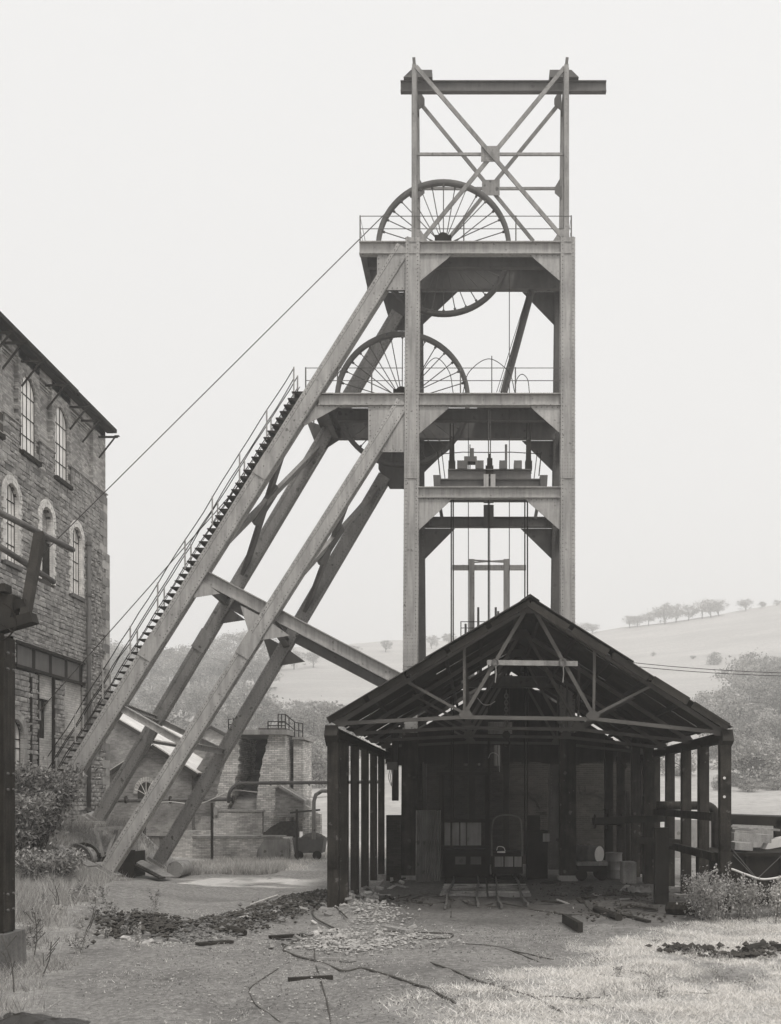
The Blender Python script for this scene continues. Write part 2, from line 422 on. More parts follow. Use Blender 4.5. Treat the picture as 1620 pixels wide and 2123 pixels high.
def ground_mat():
    m = bpy.data.materials.new('colliery_yard'); m.use_nodes = True
    nt = m.node_tree; N = nt.nodes; L = nt.links; b = N['Principled BSDF']
    b.inputs['Specular IOR Level'].default_value = .15
    at = N.new('ShaderNodeAttribute'); at.attribute_name = 'cover'
    sp = N.new('ShaderNodeSeparateColor'); L.new(at.outputs['Color'], sp.inputs[0])
    geo = N.new('ShaderNodeNewGeometry')
    def noise(s, d=6, r=.65):
        t = N.new('ShaderNodeTexNoise'); t.inputs['Scale'].default_value = s; t.inputs['Detail'].default_value = d; t.inputs['Roughness'].default_value = r
        L.new(geo.outputs['Position'], t.inputs['Vector']); return t.outputs['Fac']
    def mr(src, a, b_, c, d):
        r = N.new('ShaderNodeMapRange'); r.inputs[1].default_value = a; r.inputs[2].default_value = b_; r.inputs[3].default_value = c; r.inputs[4].default_value = d
        L.new(src, r.inputs[0]); return r.outputs[0]
    def mixc(f, c0, c1):
        x = N.new('ShaderNodeMix'); x.data_type = 'RGBA'; L.new(f, x.inputs[0])
        for s, c in ((6, c0), (7, c1)):
            if isinstance(c, tuple): x.inputs[s].default_value = c
            else: L.new(c, x.inputs[s])
        return x.outputs[2]
    def mul(a, b_):
        q = N.new('ShaderNodeMath'); q.operation = 'MULTIPLY'; L.new(a, q.inputs[0]); L.new(b_, q.inputs[1]); return q.outputs[0]
    base = mixc(mr(noise(.5), .35, .65, 0, 1), tint(.27), tint(.44))
    grit = mixc(mr(noise(9, 8, .8), .42, .62, 0, 1), tint(.13), tint(.46))
    base = mixc(mr(noise(2), .3, .7, .35, .75), base, grit)
    base = mixc(mr(noise(30, 6, .85), .5, .68, 0, .75), base, tint(.09))
    base = mixc(mr(noise(.4, 6, .7), .52, .68, 0, .5), base, tint(.12))
    base = mixc(mr(noise(2.6, 7, .75), .56, .70, 0, .6), base, tint(.10))
    base = mixc(mr(noise(6, 7, .8), .56, .68, 0, .65), base, tint(.56))
    vo = N.new('ShaderNodeTexVoronoi'); vo.inputs['Scale'].default_value = 16; L.new(geo.outputs['Position'], vo.inputs['Vector'])
    peb = mr(vo.outputs['Distance'], .05, .22, 1, 0)
    vc = N.new('ShaderNodeRGBToBW'); L.new(vo.outputs['Color'], vc.inputs[0])
    pebm = mul(peb, mr(vc.outputs[0], .62, .72, 0, .7))
    base = mixc(pebm, base, tint(.55))
    grass = mixc(mr(noise(14, 8, .8), .4, .62, 0, 1), tint(.46), tint(.70))
    gf = mr(sp.outputs[0], .15, 1.0, 0, 1)
    gm = mul(gf, mr(noise(3.5, 8, .8), .36, .56, .2, 1))
    base = mixc(gm, base, grass)
    pad = mixc(mr(noise(3), .35, .65, 0, 1), tint(.6), tint(.78))
    base = mixc(mul(sp.outputs[1], mr(noise(2.2, 6), .33, .43, 0, 1)), base, pad)
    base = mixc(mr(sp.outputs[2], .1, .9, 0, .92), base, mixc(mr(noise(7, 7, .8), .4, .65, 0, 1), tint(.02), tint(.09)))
    L.new(base, b.inputs['Base Color'])
    rg = mr(sp.outputs[1], 0, 1, .95, .4); L.new(rg, b.inputs['Roughness'])
    bp = N.new('ShaderNodeBump'); bp.inputs['Strength'].default_value = 1.0; bp.inputs['Distance'].default_value = .05
    ad = N.new('ShaderNodeMath'); L.new(noise(22, 8, .8), ad.inputs[0]); L.new(peb, ad.inputs[1])
    L.new(ad.outputs[0], bp.inputs['Height']); L.new(bp.outputs[0], b.inputs['Normal'])
    return m
xs = np.concatenate([np.linspace(-130, -20, 40)[:-1], np.arange(-20, 14, .14), np.linspace(14, 130, 45)])
ys = np.concatenate([np.linspace(-30, 10.5, 20)[:-1], np.arange(10.5, 38, .14), np.arange(38, 52, .35), np.linspace(52, 74, 12)])
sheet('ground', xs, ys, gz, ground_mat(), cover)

HS = 1.62
rx = [HS*v for v in (-600, -260, -105, -60, -30, 25, 55, 85, 160, 600)]
rzv = [HS*v-1 for v in (30, 34, 39, 44, 46, 47.5, 52.0, 57, 61, 62)]
def hz(x, y):
    zr = np.interp(x, rx, rzv)
    t = np.clip((y-58)/(HS*300-58), 0, 3)
    up = np.where(t < 1, np.power(t, 1.5), 1 + .25*(1-np.exp(-(t-1)*2)) - .9*np.clip(t-1.05, 0, 3))
    z = zr*up + 2.2*(vnoise(x*.03, y*.03, 31)-.5)*sms((y-70)/60) + .6*(vnoise(x*.12, y*.12, 32)-.5)*sms((y-62)/20)
    return z - .12*(1-sms((y-60)/10)) - .05
def hill_mat():
    m = bpy.data.materials.new('rough_pasture'); m.use_nodes = True
    nt = m.node_tree; N = nt.nodes; L = nt.links; b = N['Principled BSDF']; b.inputs['Roughness'].default_value = .95
    geo = N.new('ShaderNodeNewGeometry')
    mp = N.new('ShaderNodeMapping'); mp.inputs['Scale'].default_value = (.25, 1, 1.0); L.new(geo.outputs['Position'], mp.inputs[0])
    def noise(s, d, src):
        t = N.new('ShaderNodeTexNoise'); t.inputs['Scale'].default_value = s; t.inputs['Detail'].default_value = d; t.inputs['Roughness'].default_value = .7
        L.new(src, t.inputs['Vector']); return t.outputs['Fac']
    def ramp(src, a, b_):
        r = N.new('ShaderNodeMapRange'); r.inputs[1].default_value = a; r.inputs[2].default_value = b_; L.new(src, r.inputs[0]); return r.outputs[0]
    x = N.new('ShaderNodeMix'); x.data_type = 'RGBA'; L.new(ramp(noise(.06, 6, mp.outputs[0]), .35, .65), x.inputs[0])
    x.inputs[6].default_value = tint(.36); x.inputs[7].default_value = tint(.52)  # pale tones carry some of the distance haze in the colour
    y = N.new('ShaderNodeMix'); y.data_type = 'RGBA'; L.new(ramp(noise(.9, 8, geo.outputs['Position']), .45, .7), y.inputs[0])
    L.new(x.outputs[2], y.inputs[6]); y.inputs[7].default_value = tint(.3)
    L.new(y.outputs[2], b.inputs['Base Color'])
    bp = N.new('ShaderNodeBump'); bp.inputs['Strength'].default_value = .8; bp.inputs['Distance'].default_value = .5
    L.new(noise(.8, 8, geo.outputs['Position']), bp.inputs['Height']); L.new(bp.outputs[0], b.inputs['Normal'])
    return m
xs = np.concatenate([np.linspace(-900, -210, 30)[:-1], np.arange(-210, 210, 3.5), np.linspace(210, 900, 30)])
ys = np.concatenate([np.arange(57, 110, 1.5), np.arange(110, 520, 5), np.linspace(520, 900, 30)])
sheet('hillside', xs, ys, hz, hill_mat())

# ------------------------------------------------------------------ head frame
D0 = 35.2                                         # plane of the front legs
def YR(z): return 37.75 + (20.8-z)*.165           # plane of the raked rear legs
def PR(px, py):
    """a pixel on the raked rear plane"""
    D = 38.5
    for _ in range(12): D = YR(Z(py, D))
    return P(px, py, D)
hf = thing('head_frame', 'tall riveted grey steel pit head frame on raking struts with platforms at three levels', 'head frame', (0.3, 37.5, 0))
YA = (0, 1, 0)
riv = MB()
def rivet(p, n, r=.024):
    n = Vector(n); a = n.cross(V(0,0,1))
    if a.length < 1e-3: a = V(1,0,0)
    a.normalize(); c = n.cross(a); p = Vector(p)
    riv.add([p+a*r, p+c*r, p-a*r, p-c*r, p+n*r*.75], [(0,1,4),(1,2,4),(2,3,4),(3,0,4)])
def rivet_line(p0, p1, n, step=.13):
    p0, p1 = Vector(p0), Vector(p1); m = max(1, int((p1-p0).length/step))
    for i in range(m+1): rivet(p0.lerp(p1, i/m), n)
def girder(name, p0, p1, w, h, up=YA, mat=STEEL, rivets=True, parent=None, flange=True):
    """riveted box member; w is its width across the view, h its depth along up"""
    m = MB(); p0, p1 = Vector(p0), Vector(p1)
    m.bar(p0, p1, w, h, up)
    d = (p1-p0).normalized(); u = Vector(up); sd = d.cross(u).normalized(); u = sd.cross(d).normalized()
    if flange:
        for s in (-1, 1):
            for t in (-1, 1):
                c = sd*(w/2-.05)*s + u*(h/2+.011)*t
                m.bar(p0+c, p1+c, .11, .022, u)
                c = sd*(w/2+.011)*s + u*(h/2-.05)*t
                m.bar(p0+c, p1+c, .022, .11, u)
    if rivets:
        for s in (-1, 1):
            rivet_line(p0 + sd*(w/2-.05)*s - u*(h/2+.022), p1 + sd*(w/2-.05)*s - u*(h/2+.022), -u)
            rivet_line(p0 + sd*(w/2+.022)*s - u*(h/2-.05), p1 + sd*(w/2+.022)*s - u*(h/2-.05), sd*s)
    return m.build(name, mat, parent or hf)
def plate(name, pts, t=.03, mat=STEEL, vec=None, parent=None):
    m = MB(); m.prism(pts, vec or (0, t, 0)); return m.build(name, mat, parent or hf)

# legs
ytop = 527
for nm, (pb, pt) in (('front', ((849, 1832), (857, 499))), ('front', ((1176.5, 1832), (1176.5, 499)))):
    a, b = P(pb[0], pb[1], D0+.22), P(pt[0], pt[1], D0+.22)
    a.z = -.3
    girder('leg', a, b, .44, .44)
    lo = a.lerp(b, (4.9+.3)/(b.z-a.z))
    m = MB(); m.bar(a, lo, .53, .53, YA); m.build('leg_soot_shade', SHEDP, hf)  # added dark sleeve: soot and the shed's shade put into its colour
    m = MB(); m.box(a.x-.32, a.x+.32, D0-.1, D0+.55, -.2, .16); m.build('leg_base', CONC, hf)
for xx in (-2.27, 2.90):
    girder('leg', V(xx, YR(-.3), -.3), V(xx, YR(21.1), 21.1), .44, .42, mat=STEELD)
# splice plates on the front legs
for px in (853.5, 1177):
    for py0, py1 in ((940, 992),):
        m = MB(); c = P(px, (py0+py1)/2, D0)
        h = (py1-py0)*.016/2
        m.box(c.x-.235, c.x+.235, D0-.035, D0-.013, c.z-h, c.z+h); m.build('splice_plate', STEEL, hf)
        for i in range(5):
            for k in range(7): rivet((c.x-.17+i*.085, D0-.036, c.z-h+.07+k*(2*h-.14)/6), (0,-1,0), .016)
m = MB(); c = P(850.5, 1347, D0); m.box(c.x-.235, c.x+.235, D0-.035, D0-.013, c.z-.55, c.z+.55); m.build('splice_plate', STEEL, hf)
for i in range(5):
    for k in range(9): rivet((c.x-.17+i*.085, D0-.036, c.z-.48+k*.12), (0,-1,0), .016)

# level beams, front and rear, and side girders
def level(z1, z0, xl, xr, fx=None, rear_h=None, deck=None, left_ext=None):
    """front I-beam, rear I-beam and side girders at one level"""
    yb = YR(z0)
    zc = (z0+z1)/2; h = z1-z0
    for a, b in (fx or [(xl, xr)]):
        m = MB(); m.ibeam((a, D0+.10, zc), (b, D0+.10, zc), .26, h, .03)
        m.build('platform_beam', STEEL, hf)
        rivet_line((a+.08, D0-.035, z1-.06), (b-.08, D0-.035, z1-.06), (0,-1,0), .2) if False else None
    rh = rear_h or h
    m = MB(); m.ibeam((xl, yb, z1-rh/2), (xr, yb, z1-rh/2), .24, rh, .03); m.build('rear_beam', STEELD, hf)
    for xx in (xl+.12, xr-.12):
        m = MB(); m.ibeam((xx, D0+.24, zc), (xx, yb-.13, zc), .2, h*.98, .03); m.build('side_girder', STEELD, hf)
    return yb
zL2a, zL2b = Z(500, D0), Z(526, D0)
zL3a, zL3b = Z(815, D0), Z(840, D0)
zL4a, zL4b = Z(1009, D0), Z(1032, D0)
xl2, xr2 = X(745, D0), X(1188, D0)
yb2 = level(zL2a, zL2b, xl2, xr2)
yb3 = level(zL3a, zL3b, X(660, D0), X(1163, D0), [(X(660, D0), X(838, D0)), (X(868, D0), X(1163, D0))])
yb4 = level(zL4a, zL4b, X(867, D0), X(1163, D0))
# deep bearing girders under the sheaves (dark plates seen from below)
SW2 = (X(920, 36.5), 36.5, Z(515, 36.5), 140*36.5/F)
SW3 = (X(835, 36.95), 36.95, Z(829, 36.95), 140*36.95/F)
for (cx, cy, cz, r), z1, xa, xb, yb in ((SW2, zL2a, xl2+.2, xr2-.2, yb2), (SW3, zL3a, X(690, D0), X(1160, D0), yb3)):
    for s in (-1, 1):
        gh = .75 if s > 0 else .42
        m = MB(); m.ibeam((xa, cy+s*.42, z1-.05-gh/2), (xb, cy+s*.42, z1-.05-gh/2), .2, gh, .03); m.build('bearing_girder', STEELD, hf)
        m = MB(); m.box(cx-.28, cx+.28, cy+s*.42-.16, cy+s*.42+.16, cz-.22, cz+.16); m.lathe((cx, cy+s*.42-.17, cz+.05), (0,1,0), [(.0,0),(.2,0),(.2,.34),(0,.34)], 16)
        m.build('bearing_block', IRON, hf)
    # deck plates either side of the sheave slot
    m = MB(); m.box(xa-.15, xb+.15, D0+.26, cy-.55, z1-.03, z1+.015); m.build('deck_plate', STEELD, hf)
    m = MB(); m.box(xa-.15, xb+.15, cy+.55, yb-.14, z1-.03, z1+.015); m.build('deck_plate', STEELD, hf)
    for a, b in ((xa-.15, cx-r-.25), (cx+r+.25, xb+.15)):
        if b-a > .2:
            m = MB(); m.box(a, b, cy-.53, cy+.53, z1-.03, z1+.015); m.build('deck_plate', STEELD, hf)
# bracket plates in the corners
def tri(pts, D, rear=False):
    m = MB()
    q = [PR(*p) if rear else P(p[0], p[1], D) for p in pts]
    m.prism(q, (0, .03, 0))
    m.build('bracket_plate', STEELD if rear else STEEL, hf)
    if not rear:
        for i in range(len(q)):
            a, b = q[i], q[(i+1) % len(q)]
            if abs(a.x-b.x) < .02 or abs(a.z-b.z) < .02:
                c = (q[0]+q[1]+q[2])/3
                o = (c-(a+b)/2).normalized()*.06
                rivet_line(a+o-V(0,.005,0), b+o-V(0,.005,0), (0,-1,0), .16)
Df = D0+.05
for pts in ([(867,527),(936,527),(928,536),(867,586)], [(1099,527),(1166,527),(1166,586),(1108,536)],
            [(866,841),(934,841),(926,850),(866,902)], [(1099,841),(1166,841),(1166,902),(1107,850)],
            [(864,1033),(938,1033),(928,1044),(864,1103)], [(1089,1033),(1166,1033),(1166,1103),(1099,1044)],
            [(782,527),(844,527),(844,601),(782,601)], [(764,841),(842,841),(842,937),(764,937)],
            [(655,841),(704,841),(696,847),(632,882),(628,878)]):
    tri(pts, Df)
def rear_of(pts, z):
    k = D0/YR(z); return [(CX+(x-CX)*k, HY+(y-HY)*k) for x, y in pts]
for pts, py in (([(867,527),(945,527),(867,600)], 560), ([(1090,527),(1166,527),(1166,606)], 560),
                ([(866,841),(942,841),(866,915)], 880), ([(1091,841),(1166,841),(1166,915)], 880),
                ([(864,1033),(938,1033),(864,1108)], 1066), ([(1089,1033),(1166,1033),(1166,1108)], 1066),
                ([(764,841),(842,841),(842,950),(790,950),(764,905)], 890), ([(775,527),(844,527),(844,612),(800,612)], 570),
                ([(600,795),(694,828),(629,870)], 860)):
    tri(rear_of(pts, Z(py, D0)), 0, True)
# side brackets between front and rear legs
for xx in (-2.27, 2.9):
    for z1 in (zL2b, zL3b, zL4b):
        yb = YR(z1)
        m = MB()
        m.prism([(xx-.01, D0+.45, z1), (xx-.01, D0+1.2, z1), (xx-.01, D0+.45, z1-.95)], (.03,0,0)); m.build('bracket_plate', STEELD, hf)
        m = MB(); m.prism([(xx-.01, yb-.2, z1), (xx-.01, yb-.95, z1), (xx-.01, yb-.05, z1-.95)], (.03,0,0)); m.build('bracket_plate', STEELD, hf)
# lower horizontal between the legs, half hidden by the loading shed
for y_, zz in ((D0+.22, 6.6), (YR(6.6), 6.6)):
    m = MB(); m.ibeam((-2.1, y_, zz), (2.75, y_, zz), .24, .38, .03); m.build('tie_beam', STEELD, hf)

# raking struts
sA = (P(838, 518, D0+.22), P(79, 1721, D0-.3))
sB = (PR(826, 652), PR(196, 1712))
sC = (P(836, 838, D0+.22), P(214, 1820, D0-.7))
sD = (PR(799, 988), PR(322, 1800))
struts = {}
for k, (a, b), w, mt in (('A', sA, .47, STEEL), ('B', sB, .41, STEELR), ('C', sC, .43, STEEL), ('D', sD, .41, STEELR)):
    struts[k] = girder('raking_strut', a, b, w, .40, mat=mt)
def on(s, py):
    """the point of a strut line that shows at height py"""
    lo, hi = 0.0, 1.0
    for _ in range(40):
        mid = (lo+hi)/2; p = s[0].lerp(s[1], mid)
        if HY - (p.z-HC)*F/p.y < py: lo = mid
        else: hi = mid
    return s[0].lerp(s[1], lo)
def tie(name, a, b, w, h, mat=STEEL, ext=.0):
    d = (b-a).normalized()
    m = MB(); m.ibeam(a-d*ext, b+d*ext, h, w, .03, (b-a).cross(V(0,1,0)).cross(b-a) if False else Vector((b-a).cross(V(0,1,0))))
    return m.build(name, mat, hf)
# ties square to the struts: upper pair runs on to the legs, lower pair stops at the inner struts
aU, cU = on(sA, 1190), on(sC, 1277)
legp = P(846, 1418, D0+.22)
tie('tie_beam', aU+V(0,0,0), legp, .42, .3, STEEL)
bU, dU = on(sB, 1248), on(sD, 1335)
legr = PR(862, 1452)
tie('tie_beam', bU, legr, .38, .3, STEELD)
tie('tie_beam', aU+V(.1,.2,-.2), bU, .3, .24, STEELD)
tie('tie_beam', cU+V(.1,.2,-.2), dU, .3, .24, STEELD)
aL, cL = on(sA, 1462), on(sC, 1545)
bL, dL = on(sB, 1492), on(sD, 1558)
tie('tie_beam', aL, cL, .24, .2, STEEL)
tie('tie_beam', bL, dL, .22, .2, STEEL)
tie('tie_beam', aL, bL, .22, .2, STEELR)
tie('tie_beam', cL, dL, .22, .2, STEELR)
for s, py, sg in ((sA, 1190, 1), (sC, 1277, 1), (sC, 1277, -1), (sB, 1248, 1), (sD, 1335, 1), (sD, 1335, -1)):
    p = on(s, py); d = (s[1]-s[0]).normalized(); n = V(d.z, 0, -d.x).normalized()
    if n.x < 0: n = -n
    m = MB(); q = [p+n*.2*sg+d*.15, p+n*.95*sg+d*.2, p+n*.2*sg+d*.85]
    m.prism([v+V(0,-.12,0) for v in q], (0,.025,0)); m.build('gusset_plate', STEEL if s in (sA, sC) else STEELD, hf)
# crossed bracing between front and rear struts
for s1, s2, f0, f1, g0, g1 in ((sA, sB, 1165, 898, 928, 1192), (sC, sD, 1240, 995, 1012, 1268)):
    a, b = on(s1, f0), on(s2, g0); c, d = on(s1, f1), on(s2, g1)
    for p, q, mt in ((a, b, STEELR), (c, d, STEELD)):
        m = MB(); m.bar(p, q, .36, .12, (s1[0]-s1[1]).cross(s2[1]-s1[1])); m.build('cross_brace', mt, hf)
    ce = (a+b+c+d)/4; nrm = (s1[0]-s1[1]).cross(s2[1]-s1[1]).normalized(); dd = (s1[1]-s1[0]).normalized()
    m = MB(); m.bar(ce-dd*.75, ce+dd*.75, .75, .16, nrm); m.build('gusset_plate', STEELD, hf)
for s, py in ((sA, 1345), (sA, 970), (sC, 1340), (sB, 1330)):
    p = on(s, py); d = (s[1]-s[0]).normalized(); u = V(0,1,0); sd = d.cross(u).normalized()
    m = MB(); m.bar(p-d*.4-V(0,.235,0), p+d*.4-V(0,.235,0), .5, .02, YA); m.build('splice_plate', STEEL if s is not sB else STEELR, hf)
# concrete seats under the strut feet
for s, nmx in ((sA, 0), (sB, 0), (sC, 0), (sD, 0)):
    e = s[1]; d = (s[1]-s[0]).normalized(); n = V(d.z, 0, -d.x).normalized()
    m = MB(); g = gz1(e.x, e.y)
    top = e - d*.25
    m.bar(top, e+d*1.3, 1.0, .95, YA, 1.35, 1.25)
    m.build('strut_foot', CONC, hf)
    m = MB(); m.bar(e-d*.36, e-d*.22, .8, .62, YA); m.build('base_plate', STEELR, hf)
    # planking along the foot
# staircase up the outer strut
st = MB()
dA = (sA[0]-sA[1]).normalized(); nA = V(-dA.z, 0, dA.x)       # out of the strut's upper edge, to the left
if nA.x > 0: nA = -nA
nst = 61
tm = MB(); tm.prism([(-.34,0,0), (.14,0,0), (.06,0,-.10), (-.03,0,-.165), (-.12,0,-.08), (-.34,0,-.035)], (0,.74,0))
tread_me = tm.mesh('tread', IRON)
ys0 = D0-.06
stair = None
top_t, bot_t = on(sA, 826), on(sA, 1632)
edge = lambda p: p + nA*.27
railp = []
rails = MB(); post_l = []
def stair_pt(f): return edge(top_t.lerp(bot_t, f))
pf = [0.0+ i*(1/9.0) for i in range(10)]
for k, f in enumerate(pf):
    p = stair_pt(f)
    for yy in (0.0, .72):
        q = p + V(-.30, yy-.1, 0)
        post_l.append(q)
pa, pb_ = stair_pt(-.02), stair_pt(1.02)
for yy in (0.0, .72):
    for hh in (.84, .45):
        off = V(-.30, yy-.1, hh)
        pts = [stair_pt(f)+off+V(R.uniform(-.02,.02), 0, R.uniform(-.03,.02)) for f in [i/27 for i in range(28)]]
        rails.tube(pts, .017, 5)
rails.tube([pa+V(.02,-.05,.02), pb_+V(.02,-.05,.02)], .03, 5)
rails.tube([pa+V(-.27,-.05,-.03), pb_+V(-.27,-.05,-.03)], .012, 5)
stair = rails.build('staircase', IRON, hf)
pm = MB(); pm.tube([(0,0,-.12), (0,0,.86)], .026, 6); post_me = pm.mesh('handrail_post', STEEL)
for q in post_l: inst('handrail_post', post_me, stair, q)
for i in range(nst):
    p = stair_pt(i/(nst-1))
    inst('tread', tread_me, stair, (p.x-.02, ys0-.02, p.z+.03))
# railings on the platforms
def railing(name, pts, heights, posts_at, r=.014, mat=STEELD, pr=.024):
    m = MB()
    for h in heights:
        m.tube([Vector(p)+V(0,0,h) for p in pts], r, 5)
    for p in posts_at: m.tube([Vector(p), Vector(p)+V(0,0,max(heights)+.02)], pr, 6)
    return m.build(name, mat, hf)
e2 = [(xl2+.03, yb2-.1, zL2a), (xl2+.03, D0+.02, zL2a), (xr2-.05, D0+.02, zL2a), (xr2-.05, yb2-.1, zL2a)]
railing('railing', e2, (.84, .42), [e2[0], e2[1], e2[2], e2[3], (X(962,D0), D0+.02, zL2a), (X(1070,D0), D0+.02, zL2a), (X(860,D0), D0+.02, zL2a)])
railing('railing', [e2[0], e2[3]], (.84, .42), [(X(1087,37.6), yb2-.1, zL2a), (X(800,37.6), yb2-.1, zL2a)])
x3l = X(634, D0)
e3 = [(x3l, yb3-.1, zL3a), (x3l, D0+.02, zL3a), (X(836,D0), D0+.02, zL3a)]
railing('railing', e3[1:], (.84, .42), [e3[1], (X(771,D0), D0+.02, zL3a), (X(700,D0), D0+.02, zL3a)])
railing('railing', [(X(868,D0), D0+.02, zL3a), (X(1163,D0), D0+.02, zL3a)], (.84, .42), [(X(955,D0), D0+.02, zL3a), (X(1069,D0), D0+.02, zL3a)])
railing('railing', [(x3l, yb3-.1, zL3a), (X(1163,D0)-.2, yb3-.1, zL3a)], (.84, .42), [(X(p_, 38.6), yb3-.1, zL3a) for p_ in (652, 785, 884, 1001, 1097)])
m = MB(); m.box(X(634,D0), X(690,D0), D0+.0, yb3-.1, zL3a-.03, zL3a+.015); m.build('deck_plate', STEELD, hf)
# bent rods left standing on the middle platform
for p0, p1, top in (((868,800),(940,800),742), ((960,812),(1068,806),744), ((1068,812),(1098,812),776)):
    pts = [P(p0[0], 815, 36.2), P(p0[0]+(p1[0]-p0[0])*.12, (815+top)/2-8, 36.2), P((p0[0]+p1[0])/2, top, 36.2), P(p1[0]-(p1[0]-p0[0])*.12, (815+top)/2-8, 36.2), P(p1[0], 815, 36.2)]
    m = MB(); m.tube(curve(pts, 8), .014, 5); m.build('bent_rod', IRON, hf)
m = MB(); m.tube([P(1020,815,36.2), P(1020,738,36.2)], .016, 5); m.build('upright_rod', IRON, hf)
# ladder between the middle and top platforms
m = MB()
for dx in (-.09, .09):
    m.bar(P(1045,813,37)+V(dx,0,0), P(1105,592,37)+V(dx,0,0), .07, .12, YA)
l0, l1 = P(1045,813,37), P(1105,592,37)
m.bar(l0+V(0,.05,0), l1+V(0,.05,0), .2, .03, YA)
m.build('inclined_beam', STEELD, hf)
for dx in (-10, -15):
    m = MB(); m.tube([P(1045+dx*1.0,813,36.9), P(1105+dx*.55,600,36.9)], .010, 4); m.build('conduit', IRON, hf)

# upper frame for lifting the sheaves
def PRz(px, py): return PR(px, py)
for px in (859.5, 1174.5):
    a, b = P(px, 500, D0+.1), P(px, 136, D0+.1)
    m = MB(); m.bar(a, b, .145, .16, YA); m.bar(a+V(-.0,.11,0), b+V(0,.11,0), .2, .02, YA); m.build('mast', STEELU, hf)
    m = MB(); m.bar(b, P(px+(1.5 if px>1000 else -1.0), 122, D0+.1), .1, .16, YA); m.build('mast_tip', STEELD, hf)
    xx = a.x
    m = MB(); m.bar(V(xx, YR(21.1), 21.1), V(xx, YR(26.6), 26.6), .16, .14, YA); m.build('mast', STEELR, hf)
    m = MB(); m.bar(V(xx, D0+.1, 26.45), V(xx, YR(26.5), 26.45), .16, .24); m.build('saddle_beam', STEELD, hf)
    m = MB(); m.prism([P(px-6 if px<1000 else px+6, 500, D0), P(px+28 if px<1000 else px-28, 500, D0), P(px+14 if px<1000 else px-14, 478, D0), P(px-6 if px<1000 else px+6, 470, D0)], (0,.02,0)); m.build('gusset_plate', STEELU, hf)
cb = 36.0
m = MB(); m.ibeam((X(831,cb), cb, Z(181,cb)), (X(1257,cb), cb, Z(181,cb)), .2, 22*cb/F, .03); m.build('crane_beam', STEELD, hf)
for a, b in (((838,170),(897,155)), ((1139,170),(1199,155))):
    m = MB(); q0, q1 = P(a[0], a[1], cb), P(b[0], b[1], cb)
    if a[0] < 1000: pts = [q0, V(q1.x, cb, q0.z), q1, V(q0.x+.25, cb, q1.z)]
    else: pts = [q0, V(q1.x, cb, q0.z), V(q1.x-.25, cb, q1.z), V(q0.x, cb, q1.z)]
    m.prism([p-V(0,.25,0) for p in pts], (0,.5,0)); m.build('saddle_block', STEELD, hf)
def rod(name, a, b, w, mat=STEELU, h=.06):
    m = MB(); m.bar(a, b, w, h, YA); return m.build(name, mat, hf)
rod('brace', P(863,138,D0+.02), P(1168,494,D0+.02), .13); rod('brace', P(1171,140,D0+.1), P(878,494,D0+.1), .13)
rod('brace', P(866,320,D0+.16), P(1168,320,D0+.16), .09)
m = MB(); c = P(1017,319,D0+.055); m.box(c.x-.31, c.x+.31, c.y-.01, c.y+.01, c.z-.26, c.z+.26); m.build('gusset_plate', STEELU, hf)
for i in range(6):
    for k in range(5): rivet((c.x-.26+i*.104, c.y-.012, c.z-.2+k*.1), (0,-1,0), .013)
rod('brace', PR(870,212), PR(1106,500), .12, STEELR); rod('brace', PR(1162,212), PR(926,500), .12, STEELR)
rod('brace', PR(868,391), PR(1166,391), .09, STEELR)
m = MB(); c = PR(1018,391); m.box(c.x-.31, c.x+.31, c.y-.07, c.y-.05, c.z-.27, c.z+.27); m.build('gusset_plate', STEELR, hf)
for a, q in (((866,208),1), ((1164,208),-1), ((866,391),1), ((1165,391),-1)):
    p = PR(*a); m = MB(); m.prism([p+V(0,-.08,.42), p+V(.25*q,-.08,-.0), p+V(.25*q,-.08,-.2), p+V(0,-.08,-.42)], (0,.02,0)); m.build('gusset_plate', STEELD, hf)
# guides for the cages
for px, y_ in ((936,36.2), (940,36.2), (1013,36.2), (1016,36.6), (1088.5,36.2), (1094,36.2)):
    m = MB(); m.tube([(X(px,36.2), y_, Z(1035,36.2)), (X(px,36.2), y_, .8)], .026 if px != 1016 else .016, 6); m.build('guide_rod', IRON, hf)
# fan of rods holding the centre guide
m = MB(); m.box(X(1003,36.4), X(1024,36.4), 35.9, 36.9, Z(1035,36.4), Z(1009,36.4)); m.box(X(1003,38.9), X(1024,38.9), 38.9, 39.1, Z(1094,39), Z(1048,39)); m.build('hanger', STEELD, hf)
for px in (915, 1112):
    m = MB(); m.bar(PR(px-3 if px<1000 else px+3,1046), PR(px+2 if px<1000 else px-2,1076), .12, .1, YA); m.build('hanger', STEELD, hf)
riv.build('rivet_rows', RIVET, hf, kind='stuff')

# ------------------------------------------------------------------ sheave wheels
def sheave(label, c, r):
    cx, cy, cz = c
    t = thing('sheave_wheel', label, 'sheave', (cx, cy, cz))
    m = MB(); m.lathe((cx, cy, cz), (0,1,0), [(r-.155,-.05),(r-.14,-.08),(r,-.11),(r,-.08),(r-.09,-.02),(r-.09,.02),(r,.08),(r,.11),(r-.14,.08),(r-.155,.05)], 72, True)
    m.build('rim', STEELD, t, True)
    m = MB(); m.lathe((cx, cy, cz), (0,1,0), [(0,-.42),(.14,-.42),(.14,-.24),(.30,-.22),(.30,.22),(.14,.24),(.14,.42),(0,.42)], 24); m.build('hub', IRON, t)
    n = 34
    for i in range(n):
        a = 2*math.pi*(i+.5)/n; s = .16 if i % 2 else -.16
        u = V(math.cos(a), 0, math.sin(a)); o = V(cx, cy, cz)
        m = MB(); m.tube([o+u*.27+V(0,s,0), o+u*(r-.15)+V(0,s*.2,0)], .017, 6)
        m.tube([o+u*(r-.22)+V(0,s*.25,0), o+u*(r-.14)+V(0,s*.2,0)], .042, 6)
        m.build('spoke', STEELD, t)
    return t
